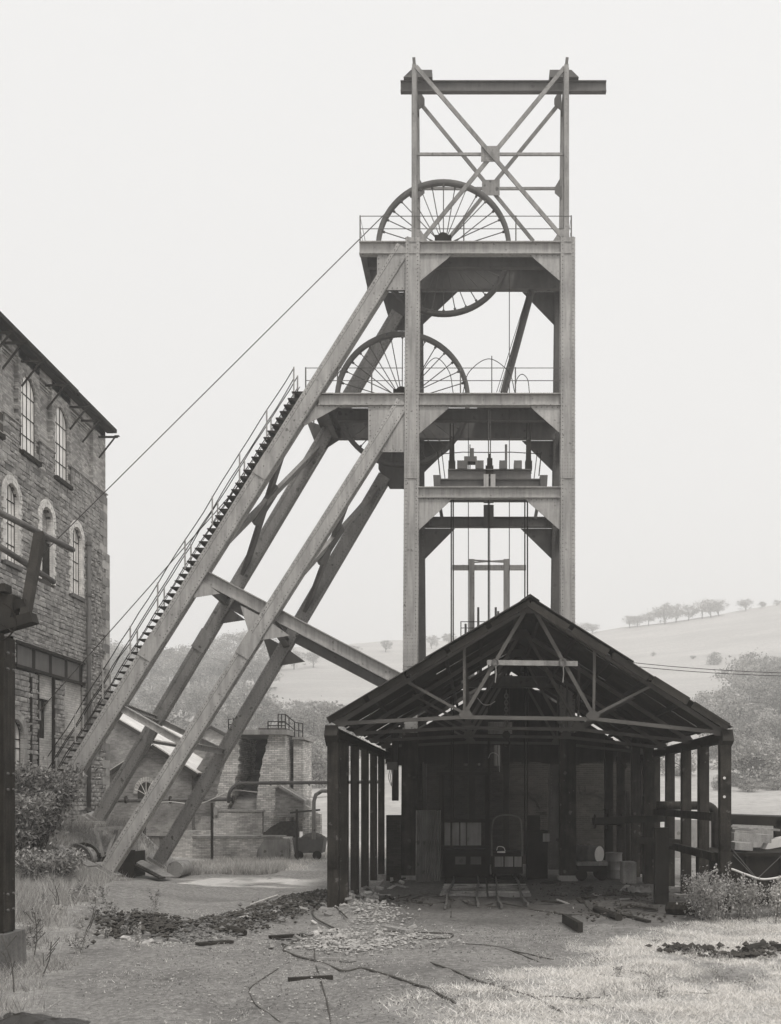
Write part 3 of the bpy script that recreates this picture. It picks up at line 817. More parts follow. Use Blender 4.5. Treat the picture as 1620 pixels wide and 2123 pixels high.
sheave('large spoked sheave wheel on the topmost platform of the head frame', SW2[:3], SW2[3])
sheave('large spoked sheave wheel on the middle platform beside the stair', SW3[:3], SW3[3])
# winding ropes: over the sheave, down the shaft and away to the engine house
XWALL = -15.46
def winding(label, c, r, hit):
    cx, cy, cz = c; rr = r-.06; o = V(cx, cy, cz)
    hp = V(XWALL+.0, cy+.3, hit)
    # tangent point on the upper left
    d = hp-o; dist = math.hypot(d.x, d.z); base = math.atan2(d.z, d.x); al = math.acos(rr/dist)
    ang = base - al
    if math.sin(ang) < math.sin(base+al): ang = base+al
    pts = [hp + V(-1.2, 0, (hp.z-o.z)*.08)]
    a0, a1 = ang, 0.0
    if a0 < 0: a0 += 2*math.pi
    for i in range(33):
        a = a0 + (a1-a0)*i/32; pts.append(o+V(math.cos(a), 0, math.sin(a))*rr)
    pts.append(V(cx+rr, cy, 1.0))
    m = MB(); m.tube(pts, .016, 6); tag(m.build('winding_rope', ROPE), label, 'rope')
winding('steel winding rope from the topmost sheave to the open arched window', SW2[:3], SW2[3], Z(1192, 37.4))
winding('steel winding rope from the middle sheave to the low window opening', SW3[:3], SW3[3], Z(1503, 37.6))

# ------------------------------------------------------------------ engine house (left)
Y0E, Y1E, ZT = 28.0, 44.0, 18.15
eh = thing('engine_house', 'tall sandstone and brick engine house with arched windows and jutting eaves', 'building', (XWALL-5, 36, 0))
m = MB(); m.box(-27, XWALL-.32, Y0E, Y1E-.02, -.5, ZT-.1); m.build('wall_core', MORTAR, eh)
# arched openings: (centre, half width, sill, springing)
LOW = [(c, .5, 10.5, 12.62) for c in (32.2, 35.05, 37.9, 40.72)]
UPP = [(c, .62, 14.5, 16.58) for c in (33.65, 36.5, 39.37)]
ARC = [(35.35, .62, 3.1, 4.75)]
def half(o, z):
    c, w, z0, zs = o
    if z < z0 or z > zs+w: return 0
    return w if z <= zs else math.sqrt(max(0, w*w-(z-zs)**2))
RECT = [(35.35, 41.42, 7.1, 8.0), (37.2, 38.5, -.5, 7.1), (39.55, 41.3, 5.2, 7.1)]
def free(z0, z1, holes, rects, ya, yb, ring=0.0):
    zc = (z0+z1)/2; cut = []
    for o in holes:
        h = max(half((o[0], o[1]+ring, o[2]-(.12 if ring else 0), o[3]), zc), 0)
        if h: cut.append((o[0]-h, o[0]+h))
    for a, b, c, d in rects:
        if c-.01 < zc < d+.01: cut.append((a, b))
    cut.sort(); out = []; y = ya
    for a, b in cut:
        if a > y: out.append((y, a))
        y = max(y, b)
    if y < yb: out.append((y, yb))
    return [(a, b) for a, b in out if b-a > .03]
ZLEDGE = 15.26
# mortar body of the facing, course by course, with the openings left out
courses = []; z = -.4
rs = random.Random(3)
while z < ZLEDGE-.05:
    h = rs.choice([.11, .13, .14, .16, .18, .2]); h = min(h, ZLEDGE-z); courses.append((z, z+h)); z += h
body = MB()
for a, b in courses:
    for y0, y1 in free(a, b, LOW+UPP+ARC, RECT, Y0E, Y1E, .0):
        body.box(XWALL-.33, XWALL-.045, y0, y1, a, b)
wall = body.build('stone_wall', MORTAR, eh)
stones = []
for a, b in courses:
    for y0, y1 in free(a, b, LOW+UPP+ARC, RECT, Y0E, Y1E, .25):
        y = y0
        while y < y1-.02:
            tall = rs.random() < .07
            l = rs.uniform(.2, .58); l = l if y+l < y1-.14 else y1-y
            stones.append((y, y+l, a, b)); y += l
def stone_mesh(seed):
    """rough-faced block, 1 x 1 x 1, face towards +X"""
    q = random.Random(seed); m = MB()
    j = lambda s: q.uniform(-s, s)
    back = [(-1, -.5, -.5), (-1, .5, -.5), (-1, .5, .5), (-1, -.5, .5)]
    frt = [(0+j(.25), -.47+j(.02), -.44+j(.04)), (0+j(.25), .47+j(.02), -.44+j(.04)), (0+j(.25), .47+j(.02), .44+j(.04)), (0+j(.25), -.47+j(.02), .44+j(.04))]
    c = (.15+j(.3), j(.25), j(.2))
    m.add(back+frt+[c], [(0,1,5,4),(1,2,6,5),(2,3,7,6),(3,0,4,7),(4,5,8),(5,6,8),(6,7,8),(7,4,8)])
    return m
protos = [stone_mesh(i) for i in range(10)]
pmesh = [p.mesh('stone', STONE) for p in protos]
# the 300 that show largest in the photograph
def seen(s):
    y0, y1, a, b = s
    if y1 < 34.25: return 0
    x0, x1 = XWALL/y0*F, XWALL/y1*F
    return abs(x1-x0)*(b-a)*F/((y0+y1)/2) * rs.uniform(.75, 1)
order = sorted(range(len(stones)), key=lambda i: -seen(stones[i]))
top = set(order[:298]); rest = MB(); big = []
for i, (y0, y1, a, b) in enumerate(stones):
    prd = .10 if (y0 > 41.65 and b < 12.9) else 0.0
    th = .075+prd+(rs.uniform(-.012, .02) if y1 < 43.2 else -.02)
    loc = V(XWALL-.055+th*.8, (y0+y1)/2, (a+b)/2); sc = V(th*.9, (y1-y0)*.985, (b-a)*.97)
    k = rs.randrange(10)
    if i in top:
        inst('stone', pmesh[k], wall, loc, None, sc)
    else:
        rest.add([(loc.x+v[0]*sc.x, loc.y+v[1]*sc.y, loc.z+v[2]*sc.z) for v in protos[k].v], protos[k].f)
rest.build('stone_facing', STONES, wall, kind='stuff')
# long quoins at the corner
qn = MB(); qn.box(-.09, 0.0, -.5, 0.0, 0.0, .34); 
for i, zq in enumerate(np.arange(0.2, ZLEDGE-.3, .34)):
    m = MB(); l = .8 if i % 2 else .42; xo = .10 if zq < 12.7 else .0
    m.box(XWALL-.3, XWALL+xo+.012, Y1E-l, Y1E+.03, zq, zq+.325); m.build('quoin_stone', STONE, wall)
# return of the wall at the far corner
m = MB(); m.box(XWALL-6, XWALL-.02, Y1E-.02, Y1E+.02, -.5, ZLEDGE); m.build('end_wall', STONES, eh)
# ledge, upper brick wall with recessed panels
m = MB(); m.prism([(XWALL-.34, 0, ZLEDGE), (XWALL+.04, 0, ZLEDGE-.0), (XWALL-.05, 0, ZLEDGE+.12), (XWALL-.34, 0, ZLEDGE+.12)], (0, 1, 0))
led = MB()
for y0, y1 in free(ZLEDGE-.1, ZLEDGE+.2, UPP, [], Y0E, Y1E, .1):
    led.prism([(XWALL-.30, y0, ZLEDGE-.01), (XWALL+.05, y0, ZLEDGE-.01), (XWALL+.05, y0, ZLEDGE+.04), (XWALL-.06, y0, ZLEDGE+.13), (XWALL-.30, y0, ZLEDGE+.13)], (0, y1-y0, 0))
led.build('ledge', DRESS, eh, kind='stuff')
PIER = [(Y0E, 29.8), (32.8, 34.5), (35.72, 37.42), (38.5, 40.25), (42.62, Y1E)]
ub = MB(); zz = ZLEDGE+.0
while zz < ZT-.02:
    z2 = min(zz+.08, ZT)
    for y0, y1 in free(zz, z2, UPP, [], Y0E, Y1E-.001):
        ub.box(XWALL-.33, XWALL-.20, y0, y1, zz, z2)
        for a, b in PIER:
            u, w = max(a, y0), min(b, y1)
            if w-u > .02: ub.box(XWALL-.21, XWALL-.06, u, w, zz, z2)
        if zz > 17.5:
            ub.box(XWALL-.21, XWALL-.06-.0, y0, y1, zz, z2)
    zz = z2
ub.build('brick_wall', EBRICK, eh)
for i in range(3):                      # corbel courses over the panels
    for a, b in ((29.8, 32.8), (34.5, 35.72), (37.42, 38.5), (40.25, 42.62)):
        m = MB(); m.box(XWALL-.2, XWALL-.17+.035*i, a, b, 17.26+.085*i, 17.325+.085*i); m.build('corbel_course', EBRICK, eh)
m = MB(); m.box(XWALL-6, XWALL-.07, Y1E-.02, Y1E+.015, ZLEDGE, ZT); m.build('end_wall', EBRICK, eh)
# window surrounds and windows
def surround(o, w, proud, mat, name, legs=True, lw=None):
    c, hw, z0, zs = o; m = MB(); n = 17; q = random.Random(int(c*10))
    for i in range(n):
        a0, a1 = math.pi*i/n+.012, math.pi*(i+1)/n-.012
        for r0, r1 in ((hw-.01, hw+w*.5-.008), (hw+w*.5+.004, hw+w)):
            pr = proud+q.uniform(-.01, .012)
            m.prism([(XWALL-.3, c+math.cos(a)*r, zs+math.sin(a)*r) for a, r in ((a0, r0), (a1, r0), (a1, r1), (a0, r1))], (.3+pr, 0, 0))
    if legs:
        zq = z0-.05; i = 0
        while zq < zs-.02:
            l = (lw or w)*(1.0 if i % 4 < 2 else .72)
            for s in (-1, 1):
                ya, yb = c+s*(hw-.012), c+s*(hw+l)
                m.box(XWALL-.3, XWALL+proud+q.uniform(-.01,.01), min(ya,yb), max(ya,yb), zq, min(zq+.078, zs))
            zq += .085; i += 1
    m.build(name, mat, eh, kind='stuff')
def window(o, glazed=True, sill=True):
    c, hw, z0, zs = o; xg = XWALL-.13
    t = MB(); n = 20
    arc = [(c+math.cos(math.pi*i/n)*hw, zs+math.sin(math.pi*i/n)*hw) for i in range(n+1)]
    out = [(c+hw, z0)]+arc+[(c-hw, z0)]
    inn = [(c+(y-c)*(1-.035/hw), z0+.04 if z <= z0 else zs+(z-zs)*(1-.035/hw) if z > zs else z) for y, z in out]
    for i in range(len(out)):
        j = (i+1) % len(out)
        t.prism([(xg-.04, *out[i]), (xg-.04, *out[j]), (xg-.04, *inn[j]), (xg-.04, *inn[i])], (.055, 0, 0))
    w = t.build('window', IRON, eh)
    b = MB()
    for zb in (z0+.62, z0+1.3, zs-.05): b.box(xg-.02, xg+.012, c-hw+.03, c+hw-.03, zb-.018, zb+.018)
    for yb, w_ in ((c, .022), (c-hw*.5, .008), (c+hw*.5, .008)):
        zt = zs+math.sqrt(max(0, hw*hw-(yb-c)**2))-.04
        b.box(xg-.02, xg+.010, yb-w_, yb+w_, z0+.04, zt)
    b.build('glazing_bar', IRON, w)
    if glazed:
        g = MB(); g.prism([(xg-.012, y, z) for y, z in out], (.008, 0, 0)); g.build('glass', GLASS, w)
    if sill:
        s = MB(); s.box(XWALL-.28, XWALL+.1, c-hw-.12, c+hw+.12, z0-.16, z0-.02); s.build('sill', IRON if z0 > 14 else STEELD, w)
    return w
for o in LOW:
    surround(o, .25, .035, PALEB, 'arch_surround')
    if abs(o[0]-37.9) > .1: window(o)
for o in UPP:
    surround(o, .22, -.045, EBRICK, 'arch_surround', True, .24); window(o)
surround(ARC[0], .3, .03, DRESS, 'arch_surround'); window(ARC[0], True, False)
# the open window through which the winding rope passes: bricked head, dark slot
o = LOW[2]; c = o[0]
m = MB(); m.box(XWALL-.30, XWALL-.20, c-.5, c+.5, 12.15, 13.12); m.build('brick_infill', RBRICK2, eh)
m = MB(); m.box(XWALL-.28, XWALL-.02, c-.5, c+.5, 12.0, 12.15); m.build('lintel', IRON, eh)
m = MB(); m.box(XWALL-.30, XWALL-.27, c-.5, c+.5, 10.2, 12.0); m.build('dark_opening', GLASSD, eh)
m = MB(); m.box(XWALL-.27, XWALL-.10, c-.1, c+.5, 10.2, 11.9); m.build('shutter', IRON, eh)
# steel girder panel over the ground floor openings
y0, y1, za, zb = RECT[0]
m = MB(); m.box(XWALL-.30, XWALL-.06, y0, y1, za, zb); gp = m.build('girder_panel', IRON, eh)
m = MB(); m.box(XWALL-.30, XWALL+.06, y0-.05, y1+.05, zb-.1, zb+.0); m.box(XWALL-.30, XWALL+.06, y0-.05, y1+.05, za, za+.1); m.build('girder_flange', IRON, gp)
for i in range(4):
    a = y0+.25+i*(y1-y0-.3)/4; b = a+(y1-y0-.3)/4-.3
    m = MB(); m.box(XWALL-.061, XWALL-.045, a, b, za+.13, zb-.13); m.build('panel', STEELD, gp)
# ground floor bays: pale brick infill, piers of blocks, small window
m = MB(); m.box(XWALL-.30, XWALL-.07, 37.2, 38.5, 6.25, 7.1); m.box(XWALL-.30, XWALL-.07, 37.2, 38.5, -.4, 4.85)
m.box(XWALL-.30, XWALL-.07, 38.25, 38.5, 4.86, 6.24); m.build('brick_infill', INFILL, eh)
m = MB(); m.box(XWALL-.30, XWALL-.27, 37.2, 38.3, 4.85, 6.25); w = m.build('window', GLASSD, eh)
m = MB(); m.box(XWALL-.27, XWALL-.18, 37.2, 37.27, 4.85, 6.25); m.box(XWALL-.27, XWALL-.18, 38.0, 38.1, 4.85, 6.25); m.box(XWALL-.27, XWALL-.14, 37.2, 38.3, 6.2, 6.3); m.build('frame', IRON, w)
m = MB(); m.box(XWALL-.262, XWALL-.235, 37.29, 37.98, 5.5, 6.19); m.build('board', TIMBER, w)
m = MB(); m.box(XWALL-.30, XWALL-.07, 39.55, 41.3, 5.2, 7.1); m.build('brick_infill', INFILL, eh)
m = MB(); m.box(XWALL-.2, XWALL+.06, 39.5, 41.35, 5.06, 5.2); m.build('sill', DRESS, eh)
for ya, yb in ((36.45, 36.62), (37.1, 37.2), (38.5, 38.6)):
    m = MB(); m.box(XWALL-.1, XWALL+.025, ya, yb, .5, 7.1); m.build('iron_stanchion', IRON, eh)
# drain pipe with clips
m = MB(); m.tube([(XWALL+.16, 41.55, 12.9), (XWALL+.16, 41.55, 1.0)], .085, 10); dp = m.build('drain_pipe', STEELD, eh, True)
for zq in (2.2, 4.3, 6.4, 8.6, 10.6, 12.6):
    m = MB(); m.tube([(XWALL+.16, 41.55, zq), (XWALL+.16, 41.55, zq+.14)], .11, 10); m.build('collar', STEELD, dp)
# eaves, gutter and roof
ex = XWALL+.27
m = MB(); m.prism([(XWALL-.3, Y0E-.2, ZT-.05), (ex-.02, Y0E-.2, ZT-.16), (ex-.02, Y0E-.2, ZT+.0), (XWALL-5.8, Y0E-.2, ZT+3.2), (XWALL-5.8, Y0E-.2, ZT+3.0)], (0, Y1E-Y0E+.42, 0)); m.build('roof', SLATE, eh)
m = MB(); m.prism([(-21.26, Y0E-.2, ZT+3.2), (-21.26, Y0E-.2, ZT+3.0), (-27.3, Y0E-.2, ZT-.16), (-27.3, Y0E-.2, ZT)], (0, Y1E-Y0E+.42, 0)); m.build('roof', SLATE, eh)
m = MB()
m.box(XWALL-.06, ex-.05, Y0E-.2, Y1E+.18, ZT-.26, ZT-.1); m.build('soffit', IRON, eh)
m = MB(); m.box(ex-.06, ex+.06, Y0E-.2, 40.05, ZT-.2, ZT-.05); m.build('gutter', IRON, eh)
m = MB(); m.box(ex-.06, ex+.06, 40.15, Y1E+.25, ZT-.23, ZT-.08); m.build('gutter', IRON, eh)
# iron brackets standing out from the wall under the eaves
for px, py in ((-18, 690), (8, 711), (48, 749), (100, 799), (148, 844), (174, 872), (208, 906)):
    D = XWALL*F/(px-CX); zc = Z(py, D)
    m = MB(); m.bar((XWALL-.1, D, zc), (XWALL+.72, D, zc), .07, .07); m.bar((XWALL-.05, D, zc-.85), (XWALL+.6, D, zc-.02), .05, .05)
    m.bar((XWALL+.6, D, zc+.04), (XWALL+.78, D, zc+.04), .12, .03)
    m.build('bracket', IRON, eh)

# ------------------------------------------------------------------ gantry post at the left edge
gp = thing('gantry_post', 'black steel gantry post on a concrete block carrying two long pipes', 'post', (-7.4, 16.8, 0))
m = MB(); m.ibeam((-7.64, 16.8, .64), (-7.64, 16.8, 5.35), .36, .36, .03, YA); m.build('post', IRON, gp)
m = MB(); m.box(-7.465, -7.435, 16.62, 16.98, .66, 5.3); m.build('flange_plate', SHEDP, gp)
m = MB(); m.prism([(-8.15, 16.5, -.25), (-7.33, 16.5, -.25), (-7.36, 16.5, .64), (-8.15, 16.5, .66)], (0, .7, 0)); m.build('base_block', CONCD, gp)
for zq in (1.0, 1.25, 2.9, 3.15, 4.8, 5.05):
    for yq in (16.7, 16.9):
        m = MB(); m.lathe((-7.437, yq, zq), (1,0,0), [(0,.03),(.022,.03),(.026,0)], 6); m.build('bolt', STEELD, gp)
m = MB(); m.bar(P(-20, 1308, 16.8), P(72, 1281, 16.8), .16, .26, YA); m.build('cap_timber', TIMBD, gp)
m = MB(); m.bar(P(-25, 1262, 16.9), P(32, 1268, 16.9), .5, .3, YA); m.build('cap_timber', TIMBD, gp)
m = MB(); m.bar(P(-20, 1222, 16.75), P(18, 1220, 16.75), .12, .24, YA); m.build('cap_timber', TIMBD, gp)
m = MB(); m.bar(P(36, 1258, 17.0), P(60, 1252, 17.0), .16, .3, YA, .12); m.build('cap_timber', TIMBD, gp)
m = MB(); m.bar(P(52, 1282, 16.8), P(83, 1108, 17.9), .13, .13, YA, .16); m.build('brace', TIMBD, gp)
for a, b in (((-60, 1032), (151, 1140)), ((-60, 1094), (111, 1206))):
    pa = P(a[0], a[1], 16.1); D2 = 19.4
    m = MB(); m.tube([pa, P(b[0], b[1], D2)], .052, 10); m.build('pipe', STEELD, gp, True)
for i, pts in enumerate((((0,1292),(12,1300),(24,1310),(18,1322)), ((2,1330),(20,1318),(34,1296),(30,1270)), ((6,1250),(24,1262),(30,1282)))):
    m = MB(); m.tube(curve([P(x, y, 16.5) for x, y in pts], 5), .012, 5); m.build('loose_wire', IRON, gp)

# ------------------------------------------------------------------ loading shed
DS = 25.0
SXL, SXR = -3.45, 5.77
sh = thing('loading_shed', 'open-sided dark shed with gabled sheet roof on rows of steel posts', 'shed', (1.2, 31, 0))
APX = V(1.17, 0, 7.40); EL = V(-3.58, 0, 4.60); ER = V(5.83, 0, 4.45)
YF, YB = 24.65, 39.4
# roof sheets with shallow corrugations, two tiers a side, some slipped or gone
def corr_sheet(p0, p1, y0, y1, mat, parent, name='roof_sheet', amp=.014, n=11, drop=0):
    m = MB(); vs = []; fs = []
    nrm = (p1-p0).cross(V(0,1,0)).normalized()
    if nrm.z < 0: nrm = -nrm
    for i in range(n+1):
        y = y0+(y1-y0)*i/n; o = nrm*(amp*(1 if i % 2 else -1))
        vs += [V(p0.x, y, p0.z)+o, V(p1.x, y, p1.z)+o]
    for i in range(n): fs.append((2*i, 2*i+2, 2*i+3, 2*i+1))
    vs2 = [v-nrm*.012 for v in vs]; k = len(vs)
    m.add(vs+vs2, fs+[(a+k, d+k, c+k, b+k) for a, b, c, d in fs]+[(0,1,1+k,k),(2*n,2*n+k,2*n+1+k,2*n+1)]+[(2*i,2*i+k,2*i+2+k,2*i+2) for i in range(n)]+[(2*i+1,2*i+3,2*i+3+k,2*i+1+k) for i in range(n)])
    return m.build(name, mat, parent)
q = random.Random(12)
NSH = 16
gone = {('L', 9, 0), ('L', 12, 0), ('L', 11, 1)}
for side, E in (('L', EL), ('R', ER)):
    for i in range(NSH):
        y0 = YF+(YB-YF)*i/NSH; y1 = YF+(YB-YF)*(i+1)/NSH+.03
        for tier in (0, 1):
            if (side, i, tier) in gone and q.random() < 2:
                f0, f1 = (0, .5) if tier == 0 else (.5, 1)
                for s0, s1 in ((f0, f0+.13), (f0+.37, f1)):          # broken sheet: the ends remain
                    corr_sheet(APX.lerp(E, s0), APX.lerp(E, s1), y0, y1-.03-q.uniform(.0, .3), SHEET, sh)
                continue
            a = APX.lerp(E, 0 if tier == 0 else .49)+V(0,0,.03*(1-tier)); b = APX.lerp(E, .52 if tier == 0 else 1.0)+V(0,0,.03*(1-tier))
            if tier and q.random() < .3: b = b+(b-a).normalized()*q.uniform(-.1, .12)
            corr_sheet(a+V(0,0,q.uniform(0,.03)), b+V(0,0,q.uniform(-.02,.04)), y0-(q.uniform(.0,.14) if i == 0 else 0), y1, SHEET, sh)
m = MB(); m.prism([(APX.x-.22, YF-.03, APX.z-.06), (APX.x, YF-.03, APX.z+.09), (APX.x+.22, YF-.03, APX.z-.06), (APX.x, YF-.03, APX.z+.06)], (0, YB-YF, 0)); m.build('ridge_cap', SHEET, sh)
# purlins
for E in (EL, ER):
    for f in (.06, .24, .42, .60, .78, .95):
        p = APX.lerp(E, f)
        m = MB(); m.bar((p.x, YF+.02, p.z-.09), (p.x, YB-.02, p.z-.09), .08, .11); m.build('purlin', TIMBD, sh)
# barge boards on the front gable
for E in (EL, ER):
    for k in range(5):
        f0, f1 = k/5+(.012 if k else 0), (k+1)/5-.01
        a, b = V(APX.x, YF+.03, APX.z-.12).lerp(V(E.x, YF+.03, E.z-.08), f0), V(APX.x, YF+.03, APX.z-.12).lerp(V(E.x, YF+.03, E.z-.08), f1)
        j = V(0, q.uniform(-.02,.02), q.uniform(-.025,.025)); m = MB(); m.bar(a+j, b+j+V(0,0,q.uniform(-.02,.02)), .03, q.uniform(.13,.19), (0,0,1)); m.build('barge_board', TIMBD, sh)
# trusses
def truss(D, mat):
    k = D/DS
    def T(px, py):
        p = P(px, py, DS); return V(p.x, D, p.z)
    w = .085
    t = MB(); d_ = D
    t.bar(T(701,1499), T(1092,1262), .10, .09, YA); t.bar(T(1497,1517), T(1104,1262), .10, .09, YA)
    tr = t.build('truss', mat, sh)
    for a, b, ww in (((703,1500),(960,1487),.09), ((960,1487),(1098,1489),.09), ((1098,1489),(1235,1491),.09), ((1235,1491),(1495,1519),.09),
                     ((1092,1262),(965,1478),.085), ((1107,1262),(1228,1479),.085), ((963,1332),(963,1478),.065), ((1233,1338),(1231,1480),.065),
                     ((834,1408),(968,1482),.065), ((1366,1414),(1226,1486),.065)):
        m = MB(); m.bar(T(*a)+V(0,-.012,0), T(*b)+V(0,-.012,0), ww, .06, YA); m.build('truss_member', mat, tr)
    for c, r in (((1098,1262),.17), ((966,1482),.15), ((1229,1484),.15), ((708,1497),.16), ((1490,1516),.16)):
        p = T(*c); m = MB(); m.prism([p+V(math.cos(a)*r*1.15, -.055, math.sin(a)*r*.8) for a in [math.pi/3*i for i in range(6)]], (0,.012,0)); m.build('gusset_plate', mat, tr)
TRM = M('shed_truss_steel', .09, .7, .25, 1.5, bump=.1)
for D in (25.0, 28.9, 32.8, 36.7): truss(D, TRM)
# timber lashed across the front truss, with rope ends
m = MB(); m.bar(P(1010,1373.5,24.92), P(1198,1376,24.92), .12, .06, YA); ct = m.build('lashed_timber', TIMBER, sh)
for px in (1028, 1168):
    m = MB()
    for i in range(4):
        c = P(px+q.uniform(-4,4), 1374, 24.88); pts = [c+V(.07*math.cos(a), -.02, .09*math.sin(a)) for a in [2*math.pi*j/9 for j in range(10)]]
        m.tube(pts, .012, 5)
    c = P(px, 1380, 24.86); m.tube([c, c+V(.01,0,-.2), c+V(-.01,0,-.4)], .014, 5)
    m.build('lashing', TIMBER, ct)
# posts, left and right rows
LEFTY = [25.0, 27.0, 29.3, 31.9, 34.5, 37.2]
RIGHTY = [25.0, 27.4, 29.7, 32.2, 34.8, 37.2]
for i, y in enumerate(LEFTY):
    z1 = 4.2; m = MB(); w = .26
    w2 = .12 if i == 0 else .098
    m.ibeam((SXL, y, .05 if i else .18), (SXL, y, z1), .2, w2*2+.02, .025, (1,0,0)); m.box(SXL-w2, SXL+w2, y-.11, y-.085, .06, z1-.0)
    m.build('post', SHEDP, sh)
    m = MB(); m.box(SXL-.3, SXL+.3, y-.3, y+.3, -.3, .18 if i == 0 else .06); m.build('post_base', CONC, sh)
for i, y in enumerate(RIGHTY):
    z1 = 4.1; m = MB()
    m.ibeam((SXR, y, .05), (SXR, y, z1), .24, .26, .025, (1,0,0)); m.box(SXR-.125, SXR+.125, y-.135, y-.105, .06, z1)
    m.build('post', SHEDP, sh)
    m = MB(); m.box(SXR-.3, SXR+.3, y-.3, y+.3, -.3, .06); m.build('post_base', CONC, sh)
# white discs for light through bolt holes; rivets on right front post
for py in (1613, 1652):
    p = P(1502, py, 24.86); m = MB(); m.lathe((p.x, 24.84, p.z), (0,1,0), [(0,0),(.032,0),(.032,.03),(0,.03)], 12); m.build('bolt_hole_light', WHITEP, sh)
m = MB()
for k in range(9):
    for dx in (-.07, .07):
        p = V(SXR+dx, 24.86, 2.4-k*.11); m.lathe(p, (0,-1,0), [(.016,0),(.011,.012),(0,.014)], 6)
m.build('rivet_rows', SHEDP, sh, kind='stuff')
# wall plates along the eaves, rotten end at the left
for xx, zz in ((SXL, 4.28), (SXR, 4.18)):
    m = MB(); m.ibeam((xx, 24.8, zz), (xx, YB, zz), .2, .24, .025); m.build('eaves_beam', IRON, sh)
m = MB(); m.bar((SXL-.02, 24.75, 4.33), (SXL-.02, 25.1, 4.1), .3, .3); m.build('post_cap', TIMBD, sh)
m = MB(); m.bar((SXR+.02, 24.75, 4.22), (SXR+.02, 25.1, 4.05), .26, .3); m.build('post_cap', TIMBD, sh)
# rear gable cladding with gaps
for i in range(13):
    x0 = -3.5+i*.72; x1 = x0+.75; YB_ = YB+.04*(i % 2)
    def rz(x): return APX.z-(APX.x-x)/(APX.x-EL.x)*(APX.z-EL.z) if x < APX.x else APX.z-(x-APX.x)/(ER.x-APX.x)*(APX.z-ER.z)
    if x1 > ER.x: x1 = ER.x
    zlow = 4.0 if i != 5 else 4.7
    m = MB(); m.prism([(x0, YB_, zlow), (x1, YB_, zlow+q.uniform(-.1,.1)), (x1, YB_, rz(x1)-.1), (min(max(APX.x,x0),x1), YB_, rz(min(max(APX.x,x0),x1))-.1), (x0, YB_, rz(x0)-.1)], (0,.03,0))
    m.build('gable_board', TIMBD, sh)
# longitudinal rails on the right side
for zz, yy in ((2.3, 0), (1.35, .0)):
    m = MB(); m.bar((SXR-.2, 25.3, zz), (SXR-.2, 38, zz), .08, .2); m.build('side_rail', SHEDP, sh)
# planks closing part of the right bay, a stout timber leg
m = MB(); m.bar((X(1371,26.9), 26.9, 0), (X(1371,26.9), 26.9, 2.0), .34, .3, YA); m.build('timber_leg', TIMBD, sh)
# ------------------------------------------------------------------ things inside the shed
# back wall of brick with blind arches, beyond the shaft
bwl = thing('brick_back_wall', 'sooty brick wall with blind arches behind the shaft', 'wall', (2, 43.2, 0))
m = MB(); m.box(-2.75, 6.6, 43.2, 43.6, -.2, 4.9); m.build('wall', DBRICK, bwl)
for cx in (-.9, 1.6, 4.4):
    m = MB()
    for i in range(13):
        a0, a1 = math.pi*i/13+.02, math.pi*(i+1)/13-.02
        m.prism([(cx+math.cos(a)*r, 43.2, 2.1+math.sin(a)*r) for a, r in ((a0,.85),(a1,.85),(a1,1.15),(a0,1.15))], (0,-.06,0))
    m.build('arch_ring', DBRICK, bwl, kind='stuff')
    m = MB(); m.box(cx-.84, cx+.84, 43.14, 43.21, -.1, 2.1); m.build('arch_infill', DBRICK, bwl)
m = MB(); m.box(-2.8, 6.65, 43.1, 43.65, 4.9, 5.05); m.build('coping', CONC, bwl)
m = MB(); m.box(X(870,39.2)-.6, X(870,39.2)+.1, 39.2, 39.6, 0, 4.2); tag(m.build('brick_pier', DBRICK), 'narrow sooty brick pier behind the corrugated screen', 'pier')
# pit cage standing at the shaft top
cg = thing('pit_cage', 'black framed pit cage with pale panels behind the rails', 'cage', (X(962,35.6), 36, 0))
Dc = 35.5
for px in (914, 1010):
    m = MB(); m.bar(P(px,1818,Dc), P(px,1600,Dc), .12, .12, YA); m.build('upright', IRON, cg)
    m = MB(); m.bar(P(px,1818,Dc)+V(0,1.6,0), P(px,1600,Dc)+V(0,1.6,0), .12, .12, YA); m.build('upright', IRON, cg)
for py in (1756, 1702, 1604):
    m = MB(); m.bar(P(906,py,Dc-.03), P(1018,py,Dc-.03), .10, .12, YA); m.build('cross_rail', IRON, cg)
for a, b in ((922,934),(938,952),(955,966),(969,998)):
    m = MB(); p0, p1 = P(a,1753,Dc+.05), P(b,1704,Dc+.05); m.box(p0.x, p1.x, Dc+.04, Dc+.06, p0.z, p1.z); m.build('panel', CORR, cg)
for a, b in ((944,966),(976,998)):
    m = MB(); p0, p1 = P(a,1792,Dc+.05), P(b,1776,Dc+.05); m.box(p0.x, p1.x, Dc+.00, Dc+.03, p0.z, p1.z); m.build('panel', STEELD, cg)
m = MB(); p0, p1 = P(908,1822,Dc+.1), P(1016,1762,Dc+.1); m.box(p0.x, p1.x, Dc+.08, Dc+1.5, p0.z+.02, p1.z); m.build('gate', IRON, cg)
